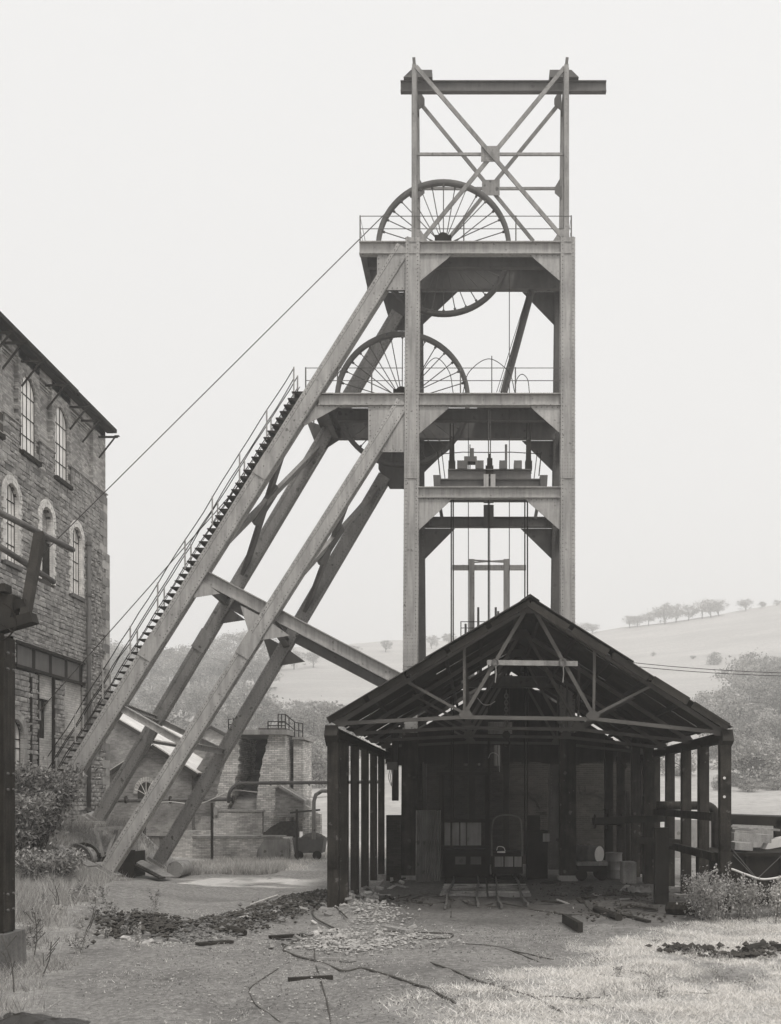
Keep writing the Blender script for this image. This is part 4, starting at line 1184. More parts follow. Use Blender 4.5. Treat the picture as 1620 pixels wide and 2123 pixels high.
# mine tub with hooped end
tb = thing('mine_tub', 'dark mine tub with hooped end frame standing on the right-hand rails', 'tub', (X(1050,35), 35, 0))
p0, p1 = P(1020,1800,34.6), P(1084,1752,34.6)
m = MB(); m.box(p0.x, p1.x, 34.6, 36.4, .25, .95); m.build('body', IRON, tb)
for a, b in ((1026,1044),(1047,1064),(1067,1082)):
    u, w = P(a,1797,34.57), P(b,1776,34.57); m = MB(); m.box(u.x, w.x, 34.56, 34.6, u.z, w.z); m.build('panel', CORR, tb)
m = MB(); m.tube(curve([P(1020,1775,34.55), P(1021,1712,34.55), P(1032,1693,34.55), P(1060,1690,34.55), P(1078,1697,34.55), P(1082,1720,34.55), P(1083,1775,34.55)], 6), .03, 6); m.build('hoop', STEELD, tb)
for xx in (p0.x+.12, p1.x-.12):
    for yy in (34.9, 36.0):
        m = MB(); m.lathe((xx-.04, yy, .16), (1,0,0), [(0,0),(.16,0),(.16,.07),(0,.07)], 16); m.build('wheel', IRON, tb)
u = P(1030,1763,34.5); m = MB(); m.tube(curve([u, u+V(.05,0,.12), u+V(.22,0,.1), u+V(.28,0,-.02)], 5), .014, 6); m.build('handle', WHITEP, tb)
m = MB(); m.box(u.x+.02, u.x+.28, 34.48, 34.54, u.z-.08, u.z-.03); m.build('number_plate', WHITEP, tb)
# second dark housing right of the tub
hs = thing('winch_housing', 'black timber winch housing with tall back beside the mine tub', 'housing', (X(1112,35.6), 36, 0))
m = MB(); u, w = P(1094,1816,35.4), P(1136,1722,35.4); m.box(u.x, w.x, 35.4, 36.6, 0, w.z); m.build('body', IRON, hs)
m = MB(); u, w = P(1094,1722,35.6), P(1120,1690,35.6); m.box(u.x, w.x, 35.6, 35.9, u.z, w.z); m.build('back', IRON, hs)
m = MB(); u, w = P(1126,1745,35.37), P(1140,1728,35.37); m.box(u.x, w.x, 35.36, 35.41, u.z, w.z); m.build('panel', CORR, hs)
# corrugated screen leaning beside the left leg
m = MB(); n = 26; a, b = P(862,1816,34.3), P(914,1812,34.9); top = V(-.03,0,1.55)
top_z = Z(1680,34.4)
vs = []
for i in range(n+1):
    p = a.lerp(b, i/n); o = V(0, .03*math.cos(i*math.pi), 0)
    vs += [V(p.x, p.y, 0)+o, V(p.x, p.y+.15, top_z)+o]
fs = [(2*i, 2*i+2, 2*i+3, 2*i+1) for i in range(n)]
m.add(vs+[v+V(0,.012,0) for v in vs], fs+[tuple(len(vs)+k for k in f[::-1]) for f in fs])
tag(m.build('corrugated_screen', CORR), 'corrugated iron screen propped against the left leg of the head frame', 'screen')
# two tracks on the floor
for xa, xb, lab in ((-.86, -.06, 'narrow rail track leading to the pit cage'), (.50, 1.18, 'narrow rail track leading to the mine tub')):
    tk = thing('rail_track', lab, 'track', ((xa+xb)/2, 31, 0))
    for xx in (xa, xb):
        m = MB(); pts = [(xx+.03*math.sin(y*.8), y, gz1(xx, y)+.07) for y in np.linspace(25.6 if xx == xa else 26.4, 37, 14)]
        for i in range(13): m.bar(pts[i], pts[i+1], .05, .1)
        m.build('rail', STEELD, tk)
    for y in np.arange(29.6, 37, .8):
        m = MB(); m.bar((xa-.25, y, .015), (xb+.25, y, .015), .2, .12); m.build('sleeper', TIMBER if y < 33 else TIMBD, tk)
# hanging chain block at the second truss
ch = thing('chain_hoist', 'chain hoist hanging from the second roof truss', 'hoist', (X(1050,28.9), 28.9, 4.2))
for i, py in enumerate(np.arange(1436, 1520, 7)):
    c = P(1050, py, 28.9); m = MB()
    pts = [c+(V(.045*math.cos(a), 0, .07*math.sin(a)) if i % 2 else V(0, .045*math.cos(a), .07*math.sin(a))) for a in [2*math.pi*j/10 for j in range(11)]]
    m.tube(pts, .015, 5); m.build('link', STEELD, ch)
c = P(1050,1524,28.9); m = MB(); m.lathe(c+V(0,-.05,0), (0,1,0), [(0,0),(.11,0),(.11,.1),(0,.1)], 14); m.build('pulley', IRON, ch)
m = MB(); m.tube(curve([c+V(0,0,-.1), c+V(.09,0,-.2), c+V(.02,0,-.3), c+V(-.08,0,-.24)], 5), .02, 6); m.build('hook', IRON, ch)
m = MB(); a, b = P(1012,1522,33.2), P(1062,1497,33.2); m.box(a.x, b.x, 33.1, 33.14, a.z, b.z); tag(m.build('notice_board', TIMBER), 'small blank board hung high under the roof', 'board')
for pts, D, lab in ([((990,1447),(1002,1460),(1015,1461),(1027,1454)), 27.5, 'looped wire hanging from the roof beside the chain hoist'], [((1013,1572),(1018,1562),(1028,1562),(1034,1570),(1036,1600)), 33, 'hooked wire hanging above the mine tub']):
    m = MB(); m.tube(curve([P(x,y,D) for x,y in pts], 5), .012, 5); tag(m.build('hanging_wire', STEEL), lab, 'wire')
# electric box with wires between the left posts
bx = thing('switch_box', 'switch box with dangling wires on a post by the corrugated screen', 'switch box', P(812,1588,33.0))
m = MB(); a, b = P(803,1596,33), P(824,1580,33); m.box(a.x, b.x, 32.9, 33.1, a.z, b.z); m.build('case', STEELD, bx)
for i in range(3):
    m = MB(); m.tube(curve([P(809+i*3,1596,33), P(806+i*4,1612,33), P(812+i,1630,33)], 4), .012, 5); m.build('wire', STEEL, bx)
m = MB(); m.bar(P(820,1660,33.2), P(820,1492,33.2), .2, .2, YA); m.build('backing_post', TIMBD, bx)
# stub wall with sacking between posts at the left
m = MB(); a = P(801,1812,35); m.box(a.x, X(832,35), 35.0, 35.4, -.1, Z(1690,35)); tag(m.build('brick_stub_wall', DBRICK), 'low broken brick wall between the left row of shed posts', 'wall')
# oil drum on a flat trolley at the right, upright drum, crate
dr = thing('oil_drum', 'oil drum with pale round lid lying on the trolley under the shed', 'drum', (X(1220,36), 36, .5))
def drum_mesh(c, ax, r=.29, L=.88):
    return [(0,0),(r-.02,.0),(r,.0),(r,.03),(r-.008,.05),(r-.008,L*.32),(r+.012,L*.34),(r-.008,L*.36),(r-.008,L*.65),(r+.012,L*.67),(r-.008,L*.69),(r-.008,L-.05),(r,L-.03),(r,L),(r-.02,L),(r-.03,L-.02),(0,L-.02)]
c = P(1243,1771,35.4)
m = MB(); m.lathe(c, V(-.75,.65,0), drum_mesh(0,0)[1:], 24); m.build('shell', STEELD, dr, True)
m = MB(); m.lathe(c, V(-.75,.65,0), [(0,-.004),(.27,-.004),(.27,.01),(0,.01)], 24); m.build('lid', WHITEP, dr)
tr = thing('flat_trolley', 'low flat iron trolley under the drum with pale lid', 'trolley', (X(1235,35.3), 35.4, 0))
m = MB(); a = P(1196,1797,35.3); m.box(X(1195,35.3), X(1258,35.3), 34.9, 36.0, .5, .62); m.build('deck', TIMBER, tr)
m = MB(); m.box(X(1197,35.3), X(1256,35.3), 34.95, 35.95, .3, .5); m.build('frame', IRON, tr)
for px in (1204, 1246):
    for yy in (35.0, 35.8):
        m = MB(); m.lathe((X(px,35.3), yy, .2), (0,1,0), [(0,0),(.2,0),(.2,.07),(0,.07)], 16); m.build('wheel', IRON, tr)
dr2 = thing('oil_drum', 'upright rusty oil drum between the right-hand shed posts', 'drum', (X(1272,36), 36, 0))
m = MB(); m.lathe((X(1273,36), 36, .0), (0,0,1), drum_mesh(0,0), 24); m.build('shell', CORR, dr2, True)
m = MB(); a = P(1306,1800,34); m.box(X(1290,34), X(1318,34), 33.8, 34.5, 0, Z(1787,34)); tag(m.build('concrete_block', CONC), 'rough concrete block beside the right-hand shed posts', 'block')
# dark props and shelving along the right side, behind the posts
for px, py0, D, w, mt, lab in ((1262,1530,38.5,.3,IRON,'black upright prop carrying the iron valve'), (1287,1560,37.5,.26,SHEDP,'sooty prop behind the upright oil drum'), (1318,1530,36.5,.3,SHEDP,'stout sooty prop behind the rough concrete block'),
        (1338,1650,34.5,.16,SHEDP,'short thin prop under the long timber rail'), (1345,1540,33.6,.3,SHEDP,'tall sooty prop nearest the stout timber leg of the shed'), (1301,1640,38,.12,TIMBD,'thin timber prop between the drum and the concrete block')):
    m = MB(); m.bar((X(px,D), D, 0), (X(px,D), D, Z(py0,D)), w, .22, YA); tag(m.build('timber_prop', mt), lab, 'prop', 'props along the right side of the shed')
for a, b, D, w, lab in (((1280,1567),(1300,1592),37,.1,'short sloping brace high between two sooty props'), ((1235,1702),(1390,1696),33,.22,'long dark rail across the props at the height of the valve'), ((1320,1742),(1420,1748),30.5,.2,'dark lower rail running out to the shed side posts')):
    m = MB(); m.bar(P(a[0],a[1],D), P(b[0],b[1],D), w, .12, YA); tag(m.build('timber_rail', TIMBD), lab, 'rail', 'rails across the right-hand props')
vl = thing('valve', 'iron valve and flanges on the right-hand props', 'valve', P(1265,1702,36.5))
c = P(1262,1703,36.5)
m = MB(); m.tube([c+V(-.55,0,0), c+V(.5,0,0)], .13, 12); m.build('body', IRON, vl, True)
for dx in (-.5, -.1, .4):
    m = MB(); m.lathe(c+V(dx,0,0), (1,0,0), [(0,0),(.24,0),(.24,.06),(0,.06)], 16); m.build('flange', IRON, vl)
m = MB(); m.tube([c, c+V(0,0,.4)], .03, 8); m.lathe(c+V(0,0,.4), (0,0,1), [(.2,0),(.2,.03),(.16,.03),(.16,0)], 16, True); m.build('hand_wheel', IRON, vl)

for i in range(16):
    px, py = q.uniform(1140, 1345), q.uniform(1818, 1888); p = G(px, py); a = q.uniform(0, 3.1); l = q.uniform(.25, .8)
    d = V(math.cos(a)*l, math.sin(a)*l, q.uniform(-.02, .12)); p.z = gz1(p.x, p.y)+.05
    m = MB(); m.bar(p-d*.5, p+d*.5, q.uniform(.05,.22), q.uniform(.02,.06)); tag(m.build('timber_scrap', TIMBD if i % 3 else TIMBER), 'scrap of timber on the cluttered right side of the shed floor', 'scrap', 'scraps on the shed floor')
for i in range(9):
    px, py = q.uniform(775, 835), q.uniform(1820, 1868); p = G(px, py); a = q.uniform(0, 3.1); l = q.uniform(.2, .7)
    d = V(math.cos(a)*l, math.sin(a)*l, q.uniform(-.02, .2)); p.z = gz1(p.x, p.y)+.07
    m = MB(); m.bar(p-d*.5, p+d*.5, q.uniform(.05,.18), q.uniform(.02,.06)); tag(m.build('timber_scrap', TIMBD if i % 2 else TIMBER), 'scrap of timber beside the left row of shed posts', 'scrap', 'scraps by the left posts')
# ------------------------------------------------------------------ keps gear on the lower landing
kg = thing('landing_gear', 'black landing gear of girders, boxes and posts on the lowest platform', 'machinery', (X(1015,36.3), 36.3, zL4a))
Dk = 36.2; zk = zL4a+.01
def kb(name, x0, y0, x1, y1, d0=-.4, d1=.4, mat=STEELD):
    a, b = P(x0, y0, Dk), P(x1, y1, Dk); m = MB(); m.box(a.x, b.x, Dk+d0, Dk+d1, min(a.z,b.z), max(a.z,b.z)); return m.build(name, mat, kg)
zz = zk
m = MB(); m.ibeam((X(912,Dk), Dk-.5, zk+.2), (X(1120,Dk), Dk-.5, zk+.2), .2, .36, .03); m.build('girder', STEELD, kg)
m = MB(); m.ibeam((X(912,Dk), Dk+.9, zk+.2), (X(1120,Dk), Dk+.9, zk+.2), .2, .36, .03); m.build('girder', STEELD, kg)
m = MB(); m.ibeam((X(930,Dk), Dk-.45, zk+.56), (X(1100,Dk), Dk-.45, zk+.56), .2, .32, .03); m.build('girder', STEELD, kg)
off = 18
for x0, x1, h, w in ((949,970,.27,1), (986,1003,.27,1), (1035,1051,.27,1), (1065,1081,.27,1)):
    m = MB(); m.box(X(x0,Dk), X(x1,Dk), Dk-.6, Dk-.1, zk+.72, zk+.72+h); m.build('box', STEELD, kg)
m = MB(); m.box(X(963,Dk), X(989,Dk), Dk-.5, Dk-.1, zk+.99, zk+1.16); m.box(X(974,Dk), X(983,Dk), Dk-.45, Dk-.15, zk+1.16, zk+1.45); m.build('motor', STEELD, kg)
for px in (938, 1095):
    for (x0, x1, a, b) in ((-7, 7, .72, 1.0), (-5, 5, 1.0, 1.45), (-4, 4, 1.45, 1.72)):
        m = MB(); m.box(X(px+x0,Dk), X(px+x1,Dk), Dk-.55, Dk-.3, zk+a, zk+b); m.build('jack_post', IRON, kg)
    for dx in (-5, 5):
        m = MB(); m.tube([(X(px+dx,Dk), Dk-.4, zk+.6), (X(px+dx*.6,Dk), Dk-.4, zk+2.3)], .02, 5); m.build('rod', IRON, kg)
for px in (1008, 1022):
    m = MB(); m.ibeam((X(px,Dk), Dk-.62, zk+.02), (X(px,Dk), Dk-.62, zk+.5), .16, .16, .02, YA); m.build('upright', STEEL, kg)
for (x0, x1, a, b) in ((-8, 8, .5, .85), (-5, 6, .85, 1.1), (-3, 3, 1.1, 1.25)):
    m = MB(); m.box(X(1015+x0,Dk), X(1015+x1,Dk), Dk-.5, Dk-.2, zk+a, zk+b); m.build('rope_clamp', IRON, kg)
for px in (975, 1013, 1017, 1049):
    m = MB(); m.tube([(X(px,Dk), Dk-.35, zk+.7), (X(px,Dk), Dk-.35, zk+1.6 if px in (1049, 975) else zk+3.2)], .045 if px in (1049,) else .02, 6); m.build('rod', STEELD, kg)
for px, q_ in ((906, -1), (1124, 1)):
    m = MB(); m.prism([(X(px,Dk)-.07, Dk-.6, zk+.02), (X(px,Dk)+.13, Dk-.6, zk+.02), (X(px,Dk)+.16, Dk-.6, zk+.5), (X(px,Dk)-.1, Dk-.6, zk+.5)], (0,1.6,0)); m.build('end_bracket', STEELD, kg)
    m = MB(); m.tube([(X(px-8*q_,Dk), Dk-.5, zk+.5), (X(px-3*q_,Dk), Dk-.5, zk+1.3)], .02, 5); m.build('rod', IRON, kg)
    m = MB(); m.tube([(X(px-18*q_,Dk), Dk-.5, zk+.4), (X(px-11*q_,Dk), Dk-.5, zk+1.35)], .014, 5); m.build('rod', IRON, kg)
m = MB(); m.tube([(X(916,Dk), Dk-.3, zk+1.3), (X(960,Dk), Dk-.3, zk+1.36), (X(1015,Dk), Dk-.3, zk+1.35), (X(1060,Dk), Dk-.3, zk+1.36), (X(1122,Dk), Dk-.3, zk+1.3)], .016, 5); m.build('hand_rail', IRON, kg)

# ------------------------------------------------------------------ guide frame behind the head frame
gf = thing('guide_frame', 'pale slender steel goalpost frame rising behind the loading shed roof', 'frame', (X(1015,43), 42.4, 0))
Dg = 42.4
for px in (978.5, 1050):
    m = MB(); m.ibeam((X(px,Dg), Dg, 6.4), (X(px,Dg), Dg, Z(1160,Dg)), .22, .2, .02, YA); m.build('post', STEEL, gf)
    m = MB(); m.bar((X(px,Dg), Dg, 0), (X(px,Dg), Dg, 6.45), .26, .26, YA); m.build('post_shade_sleeve', IRON, gf)  # added black sleeve: shade inside the shed put into the colour
m = MB(); m.bar(P(938,1177,Dg), P(1091,1177,Dg), .19, .15, YA); m.build('cross_beam', STEEL, gf)
m = MB(); m.bar(P(972,1161,Dg), P(1056,1166,Dg), .05, .08, YA); m.bar(P(972,1167,Dg), P(1056,1161,Dg), .04, .06, YA); m.build('cross_brace', STEEL, gf)
for px, py in ((992,1262), (1028,1262), (1033,1270), (966,1296)):
    m = MB(); m.tube([(X(px,Dg), Dg-.3, 4), (X(px,Dg), Dg-.3, Z(py,Dg))], [.09, .05], 6); m.build('stay', STEELD, gf)
m = MB()
for py in (1289, 1302): m.tube([P(955,py,Dg-.2), P(1008,py,Dg-.2)], .016, 5)
m.tube([P(956,1320,Dg-.2), P(956,1288,Dg-.2)], .02, 5); m.build('guard_rail', IRON, gf)

# ------------------------------------------------------------------ bunker and platform at the right
bk = thing('coal_bunker', 'black steel coal bunker with plank deck at the right of the shed', 'bunker', (8.3, 30, 0))
xa, xb = X(1506,27.6), X(1700,27.6)
m = MB(); m.box(xa, xb+3, 27.6, 31.5, -.2, Z(1772,27.6)); m.build('body', IRON, bk)
m = MB(); m.box(xa-.1, xb+3, 27.5, 27.62, Z(1776,27.5), Z(1768,27.5)); m.build('rim', IRON, bk)
for i in range(5):
    xx = xa+.5+i*.9; m = MB(); m.box(xx, xx+.07, 27.53, 27.6, -.1, Z(1778,27.5)); m.build('rib', IRON, bk)
m = MB(); m.bar(P(1495,1698,31.8), P(1680,1706,31.8), .28, .3, YA); m.build('beam', IRON, bk)
m = MB(); m.bar(P(1500,1690,32.2), P(1690,1696,32.2), .1, .5, YA); m.build('beam', STEELD, bk)
for px in (1617, 1506):
    m = MB(); m.bar(P(px,1790,31.8), P(px,1700,31.8), .3, .3, YA); m.build('prop', IRON, bk)
pk = [((1512,1733),(1588,1738),30.0,.22), ((1514,1722),(1562,1724),30.6,.06), ((1530,1715),(1606,1720),31.2,.06), ((1505,1712),(1560,1717),30.9,.05), ((1513,1752),(1550,1754),29.0,.2)]
plab = ['thick pale slab on the bunker deck, topmost of the stack', 'thin plank lying on the thick pale slab', 'thin plank set back behind the other planks', 'thin short plank against the shed post', 'thick short slab lowest on the bunker deck']
for (a, b, D, h), lab in zip(pk, plab):
    m = MB(); m.bar(P(a[0],a[1],D), P(b[0],b[1],D), h, 1.2, YA); tag(m.build('plank', TIMBER if h < .1 else CONC), lab, 'plank', 'planks on the bunker deck')
m = MB(); m.prism([P(1586,1762,30.5), P(1640,1752,30.5), P(1640,1733,30.5), P(1596,1742,30.5)], (0,.5,0)); tag(m.build('sloping_sheet', WHITEP), 'pale sloping sheet at the end of the plank stack', 'sheet')
# hose draped across the bunker side
m = MB(); m.tube(curve([P(1465,1818,27.3), P(1480,1806,27.1), P(1512,1801,27.0), P(1545,1812,26.9), P(1585,1823,26.9), P(1640,1812,26.9), P(1690,1790,26.9)], 8), .028, 8)
tag(m.build('pale_hose', WHITEP), 'pale hose sagging across the side of the black bunker', 'hose')
for a, b, lab in (((1518,1760),(1570,1822),'thin wire slanting from the bunker rim down to the hose knot'), ((1570,1822),(1625,1770),'thin wire rising from the hose knot to the far rim'), ((1574,1830),(1590,1872),'loose wire end hanging below the hose knot'), ((1520,1772),(1566,1820),'second wire lying close under the slanting one')):
    m = MB(); m.tube([P(a[0],a[1],27.2), P(b[0],b[1],27.2)], .012, 5); tag(m.build('slack_wire', STEELD), lab, 'wire', 'wires on the bunker side')
# big pipe with elbow behind the right posts
m = MB(); Dp = 31.5
pts = [P(1362,1670,Dp), P(1400,1670,Dp), P(1440,1670,Dp)]+[P(1462+math.sin(a)*22, 1692-math.cos(a)*22, Dp) for a in [math.pi/2*i/8 for i in range(9)]]+[P(1484,1740,Dp), P(1484,1800,Dp)]
m.tube(pts, .13, 14); ep = m.build('elbow_pipe', SHEDP, None, True); tag(ep, 'stout pipe with a downward elbow behind the right-hand posts', 'pipe')
# low brick wall and light yard seen through the posts
m = MB(); m.box(X(1380,48), X(1700,48), 48, 48.3, -.1, Z(1700,48)); tag(m.build('low_wall', CONC), 'low pale wall beyond the bunker', 'wall')
hut = thing('brick_hut', 'small pale hut with a dark window beyond the bunker deck', 'hut', (X(1590,62), 64, 0))
m = MB(); m.box(X(1545,62), X(1660,62), 62, 66, -.2, Z(1716,62)); m.build('wall', INFILL, hut)
m = MB(); m.box(X(1576,62), X(1594,62), 61.95, 62.01, Z(1732,62), Z(1719,62)); m.build('window', GLASSD, hut)
m = MB(); m.prism([(X(1540,62), 61.8, Z(1716,62)), (X(1665,62), 61.8, Z(1716,62)), (X(1665,62), 61.8, Z(1712,62)), (X(1540,62), 61.8, Z(1712,62))], (0,4.5,0)); m.build('roof', SLATE, hut)

# ------------------------------------------------------------------ brick buildings behind the struts
def gable_house(label, D, apex, el, er, ybot, depth, wallm, roofm, over=.35, name='brick_house'):
    t = thing(name, label, 'building', (X((el[0]+er[0])/2, D), D+depth/2, 0))
    A, L_, R_ = P(apex[0], apex[1], D), P(el[0], el[1], D), P(er[0], er[1], D)
    zb = -.3
    m = MB(); m.prism([(L_.x, D, zb), (R_.x, D, zb), (R_.x, D, R_.z), (A.x, D, A.z), (L_.x, D, L_.z)], (0, depth, 0)); m.build('wall', wallm, t)
    for E in (L_, R_):
        d = (E-A).normalized(); e = E+d*over
        up = V(-d.z, 0, d.x); up = up if up.z > 0 else -up
        m = MB(); m.prism([A+up*.02+V(0,-over*.6,0), e+up*.02+V(0,-over*.6,0), e+up*.14+V(0,-over*.6,0), A+up*.14+V(0,-over*.6,0)], (0, depth+over*1.2, 0)); rf = m.build('roof', roofm, t)
        m = MB(); m.bar(A+V(0,-over*.6-.03,-.02), e+V(0,-over*.6-.03,-.02), .06, .2, (0,0,1)); m.build('verge_board', TIMBD, rf)
        m = MB(); m.tube([e+V(0,-over*.6,-.02), e+V(0,depth+over*.6,-.02)], .07, 8); m.build('gutter', IRON, rf)
    return t, A, L_, R_
hA, A, L_, R_ = gable_house('small brick gable house with half-round window and wet sheet roof', 52, (317,1547), (226,1606), (398,1599), 1760, 11, RBRICK, ROOFW)
c = P(304, 1648, 51.97)
m = MB(); m.prism([(c.x+math.cos(math.pi*i/16)*.42, 51.94, c.z+.05+math.sin(math.pi*i/16)*.62) for i in range(17)]+[(c.x-.42, 51.94, c.z-.3), (c.x+.42, 51.94, c.z-.3)], (0,.07,0)); w = m.build('window', GLASSD, hA)
for i in range(5):
    a = math.pi*(i+.5)/5; m = MB(); m.bar((c.x, 51.92, c.z+.0), (c.x+math.cos(a)*.40, 51.92, c.z+.05+math.sin(a)*.58), .03, .03, YA); m.build('glazing_bar', WHITEP, w)
m = MB()
for i in range(15):
    a0, a1 = math.pi*i/15+.02, math.pi*(i+1)/15-.02
    m.prism([(c.x+math.cos(a)*r, 51.95, c.z+.05+math.sin(a)*r*1.35) for a, r in ((a0,.43),(a1,.43),(a1,.62),(a0,.62))], (0,-.03,0))
m.build('arch_ring', RBRICK2, hA, kind='stuff')
m = MB(); a, b = P(296,1778,51.95), P(332,1736,51.95); m.box(a.x, b.x, 51.9, 51.99, .0, b.z); m.build('door', TIMBER, hA)
m = MB(); a, b = P(300,1775,51.9), P(312,1740,51.9); m.box(a.x, b.x, 51.87, 51.9, .0, b.z); m.build('door_opening', GLASSD, hA)
m = MB(); a, b = P(240,1733,51.9), P(398,1727,51.9); m.box(a.x, b.x, 51.8, 51.99, a.z, b.z); m.build('string_course', CONC, hA)
gable_house('larger brick house with bright sheet roof half hidden by the engine house', 62, (200,1466), (88,1534), (309,1531), 1700, 11, RBRICK, ROOFW)
hC, A, L_, R_ = gable_house('small plain brick gable standing behind the ruined furnace', 76, (437,1507), (404,1530), (474,1527), 1700, 8, RBRICK2, SLATE)
# lean-to sheds with flat roofs between the houses
m = MB(); a, b = P(342,1592,58), P(424,1553,58); m.box(a.x, b.x, 58, 63, -.2, b.z); t = m.build('flat_shed', RBRICK); tag(t, 'low flat brick shed between the gable house and the ruin', 'shed')
m = MB(); a, b = P(226,1640,47.5), P(420,1652,47.5)
# brick boundary wall joining house and ruin, with steps
wl = thing('brick_wall', 'crumbling brick wall with pale coping beside the steps of the ruin', 'wall', (X(380,48.5), 48.6, 0))
m = MB(); a, b = P(356,1785,48.5), P(452,1722,48.5); m.box(a.x, b.x, 48.5, 48.9, -.2, b.z); m.build('wall', RBRICK2, wl)
for i in range(5):
    m = MB(); a = P(404,1722-i*7,48.9+i*.3); m.box(X(404,49), X(444,49), 48.9+i*.3, 49.25+i*.3, 0, Z(1722-i*7,49)); m.build('step', CONC, wl)

# ------------------------------------------------------------------ ruined furnace house
ru = thing('ruined_furnace', 'ruined brick furnace house with splayed jagged piers round a dark recess', 'ruin', (X(530,49), 50, 0))
def poly(name, pts, D, dep, mat, parent=ru, jag=0, seed=1):
    q = random.Random(seed); out = []
    pts = [P(x, y, D) for x, y in pts]
    for i, p in enumerate(pts):
        n = pts[(i+1) % len(pts)]; out.append(p)
        if jag and abs(n.z-p.z) > .4 and abs(n.x-p.x) > .06:
            k = max(2, int(abs(n.z-p.z)/.17))
            for j in range(1, k):
                v = p.lerp(n, j/k); out.append(v+V(jag*(1 if j % 2 else -1)*q.uniform(.4,1), 0, q.uniform(-.02,.02)))
    m = MB(); m.prism(out, (0, dep, 0)); return m.build(name, mat, parent)
poly('pier', [(558,1522),(592,1524),(592,1724),(546,1724),(532,1680),(533,1649),(541,1594),(548,1565)], 49, 3.6, LBRICK, jag=.035, seed=4)
poly('pier', [(485,1530),(497,1528),(494,1598),(480,1640),(472,1682),(445,1682),(453,1628),(462,1596)], 49, 3.6, LBRICK, jag=.045, seed=5)
poly('pier', [(609,1533),(629,1536),(629,1724),(609,1724)], 50, 2.5, LBRICK)
poly('recess_wall', [(590,1530),(611,1530),(611,1724),(590,1724)], 51, 1.5, RBRICK)
poly('back_wall', [(478,1520),(596,1520),(596,1740),(478,1740)], 52.9, .4, DBRICK)
poly('left_wall', [(430,1560),(482,1540),(482,1740),(400,1740),(404,1600)], 52.6, .3, RBRICK)
m = MB(); m.add([P(472,1684,49.3), P(545,1684,49.3), P(560,1596,52.9), P(490,1596,52.9)]+[P(472,1690,49.3), P(545,1690,49.3), P(560,1602,52.9), P(490,1602,52.9)], [(0,1,2,3),(7,6,5,4),(0,4,5,1),(1,5,6,2),(2,6,7,3),(3,7,4,0)]); m.build('brick_apron', RBRICK, ru)
m = MB(); a, b = P(474,1523,48.8), P(597,1513,48.8); m.box(a.x, b.x, 48.7, 53.2, a.z, b.z); m.build('top_slab', CONC, ru)
m = MB(); a, b = P(536,1513,49.5), P(592,1509,49.5); m.box(a.x, b.x, 49.5, 51.5, a.z, b.z); m.build('top_slab', STEELD, ru)
m = MB(); a, b = P(606,1533,49.8), P(632,1528,49.8); m.box(a.x, b.x, 49.8, 52.6, a.z, b.z); m.build('top_slab', CONC, ru)
def rail(pts, D, h, posts, parent=ru):
    m = MB()
    ps = [P(x, y, d) for (x, y), d in zip(pts, D)]
    for hh in (h, h*.5): m.tube([p+V(0,0,hh) for p in ps], .025, 5)
    for p in ps: m.tube([p, p+V(0,0,h)], .028, 5)
    for f in posts:
        i = min(int(f), len(ps)-2); p = ps[i].lerp(ps[i+1], f-i); m.tube([p, p+V(0,0,h)], .025, 5)
    m.build('railing', IRON, parent)
rail([(556,1513),(592,1513)], [49,49], .38, [.6])
rail([(577,1513),(592,1514),(611,1530),(628,1532)], [51.5,50,50,52], .75, [.5, 1.4, 2.5])
rail([(474,1514),(484,1512),(492,1510)], [49,51,53], .5, [])
poly('low_wall', [(441,1682),(544,1682),(544,1736),(441,1736)], 48.4, .35, RBRICK2)
poly('coping', [(439,1678),(546,1679),(546,1683),(439,1682)], 48.35, .45, CONC)
poly('gate_pier', [(441,1690),(452,1690),(452,1676),(447,1672),(441,1677)], 48.3, .5, CONC)
poly('base_wall', [(399,1738),(600,1736),(600,1787),(399,1787)], 47, 1.6, RBRICK2)
poly('coping', [(398,1733),(586,1733),(586,1738),(398,1738)], 46.95, 1.7, CONC)
poly('render_patch', [(548,1740),(600,1739),(600,1786),(530,1786),(534,1762)], 46.96, .05, CONC)
poly('lean_to', [(571,1634),(577,1630),(630,1660),(630,1694),(571,1694)], 47.6, 2.0, RBRICK)
poly('lean_to_coping', [(570,1634),(577,1626),(632,1659),(632,1664),(577,1632)], 47.5, .5, CONC)
for x0, x1, y0, sd in ((628,642,1668,1), (640,652,1690,2), (650,664,1682,3)):
    poly('broken_wall', [(x0,y0),(x1,y0+6),(x1,1750),(x0,1750)], 47.8+.3*sd, .6, LBRICK, jag=.0)
poly('floor_bank', [(546,1728),(560,1716),(580,1704),(604,1702),(612,1722),(612,1740),(546,1740)], 48.0, 1.2, RUBM)
m = MB(); a, b = P(500,1690,49), P(541,1624,49)
# tub wagon beside the ruin
wg = thing('tub_wagon', 'heaped tub wagon standing at the foot of the ruin', 'wagon', (X(640,46.5), 46.8, 0))
p0, p1 = P(606,1783,46.4), P(672,1757,46.4)
m = MB(); m.prism([(p0.x+.1, 46.4, .3), (p1.x-.1, 46.4, .3), (p1.x, 46.4, .95), (p0.x, 46.4, .95)], (0,1.1,0)); m.build('body', STEELD, wg)
m = MB(); n = 12
m.lathe(((p0.x+p1.x)/2+.15, 46.95, .9), (0,0,1), [(.6,0),(.52,.1),(.36,.2),(.18,.27),(0,.29)], 14); m.build('heap', RUBM, wg)
for xx in (p0.x+.3, p1.x-.3):
    m = MB(); m.lathe((xx, 46.35, .2), (0,1,0), [(0,0),(.2,0),(.2,.08),(0,.08)], 14); m.build('wheel', IRON, wg)
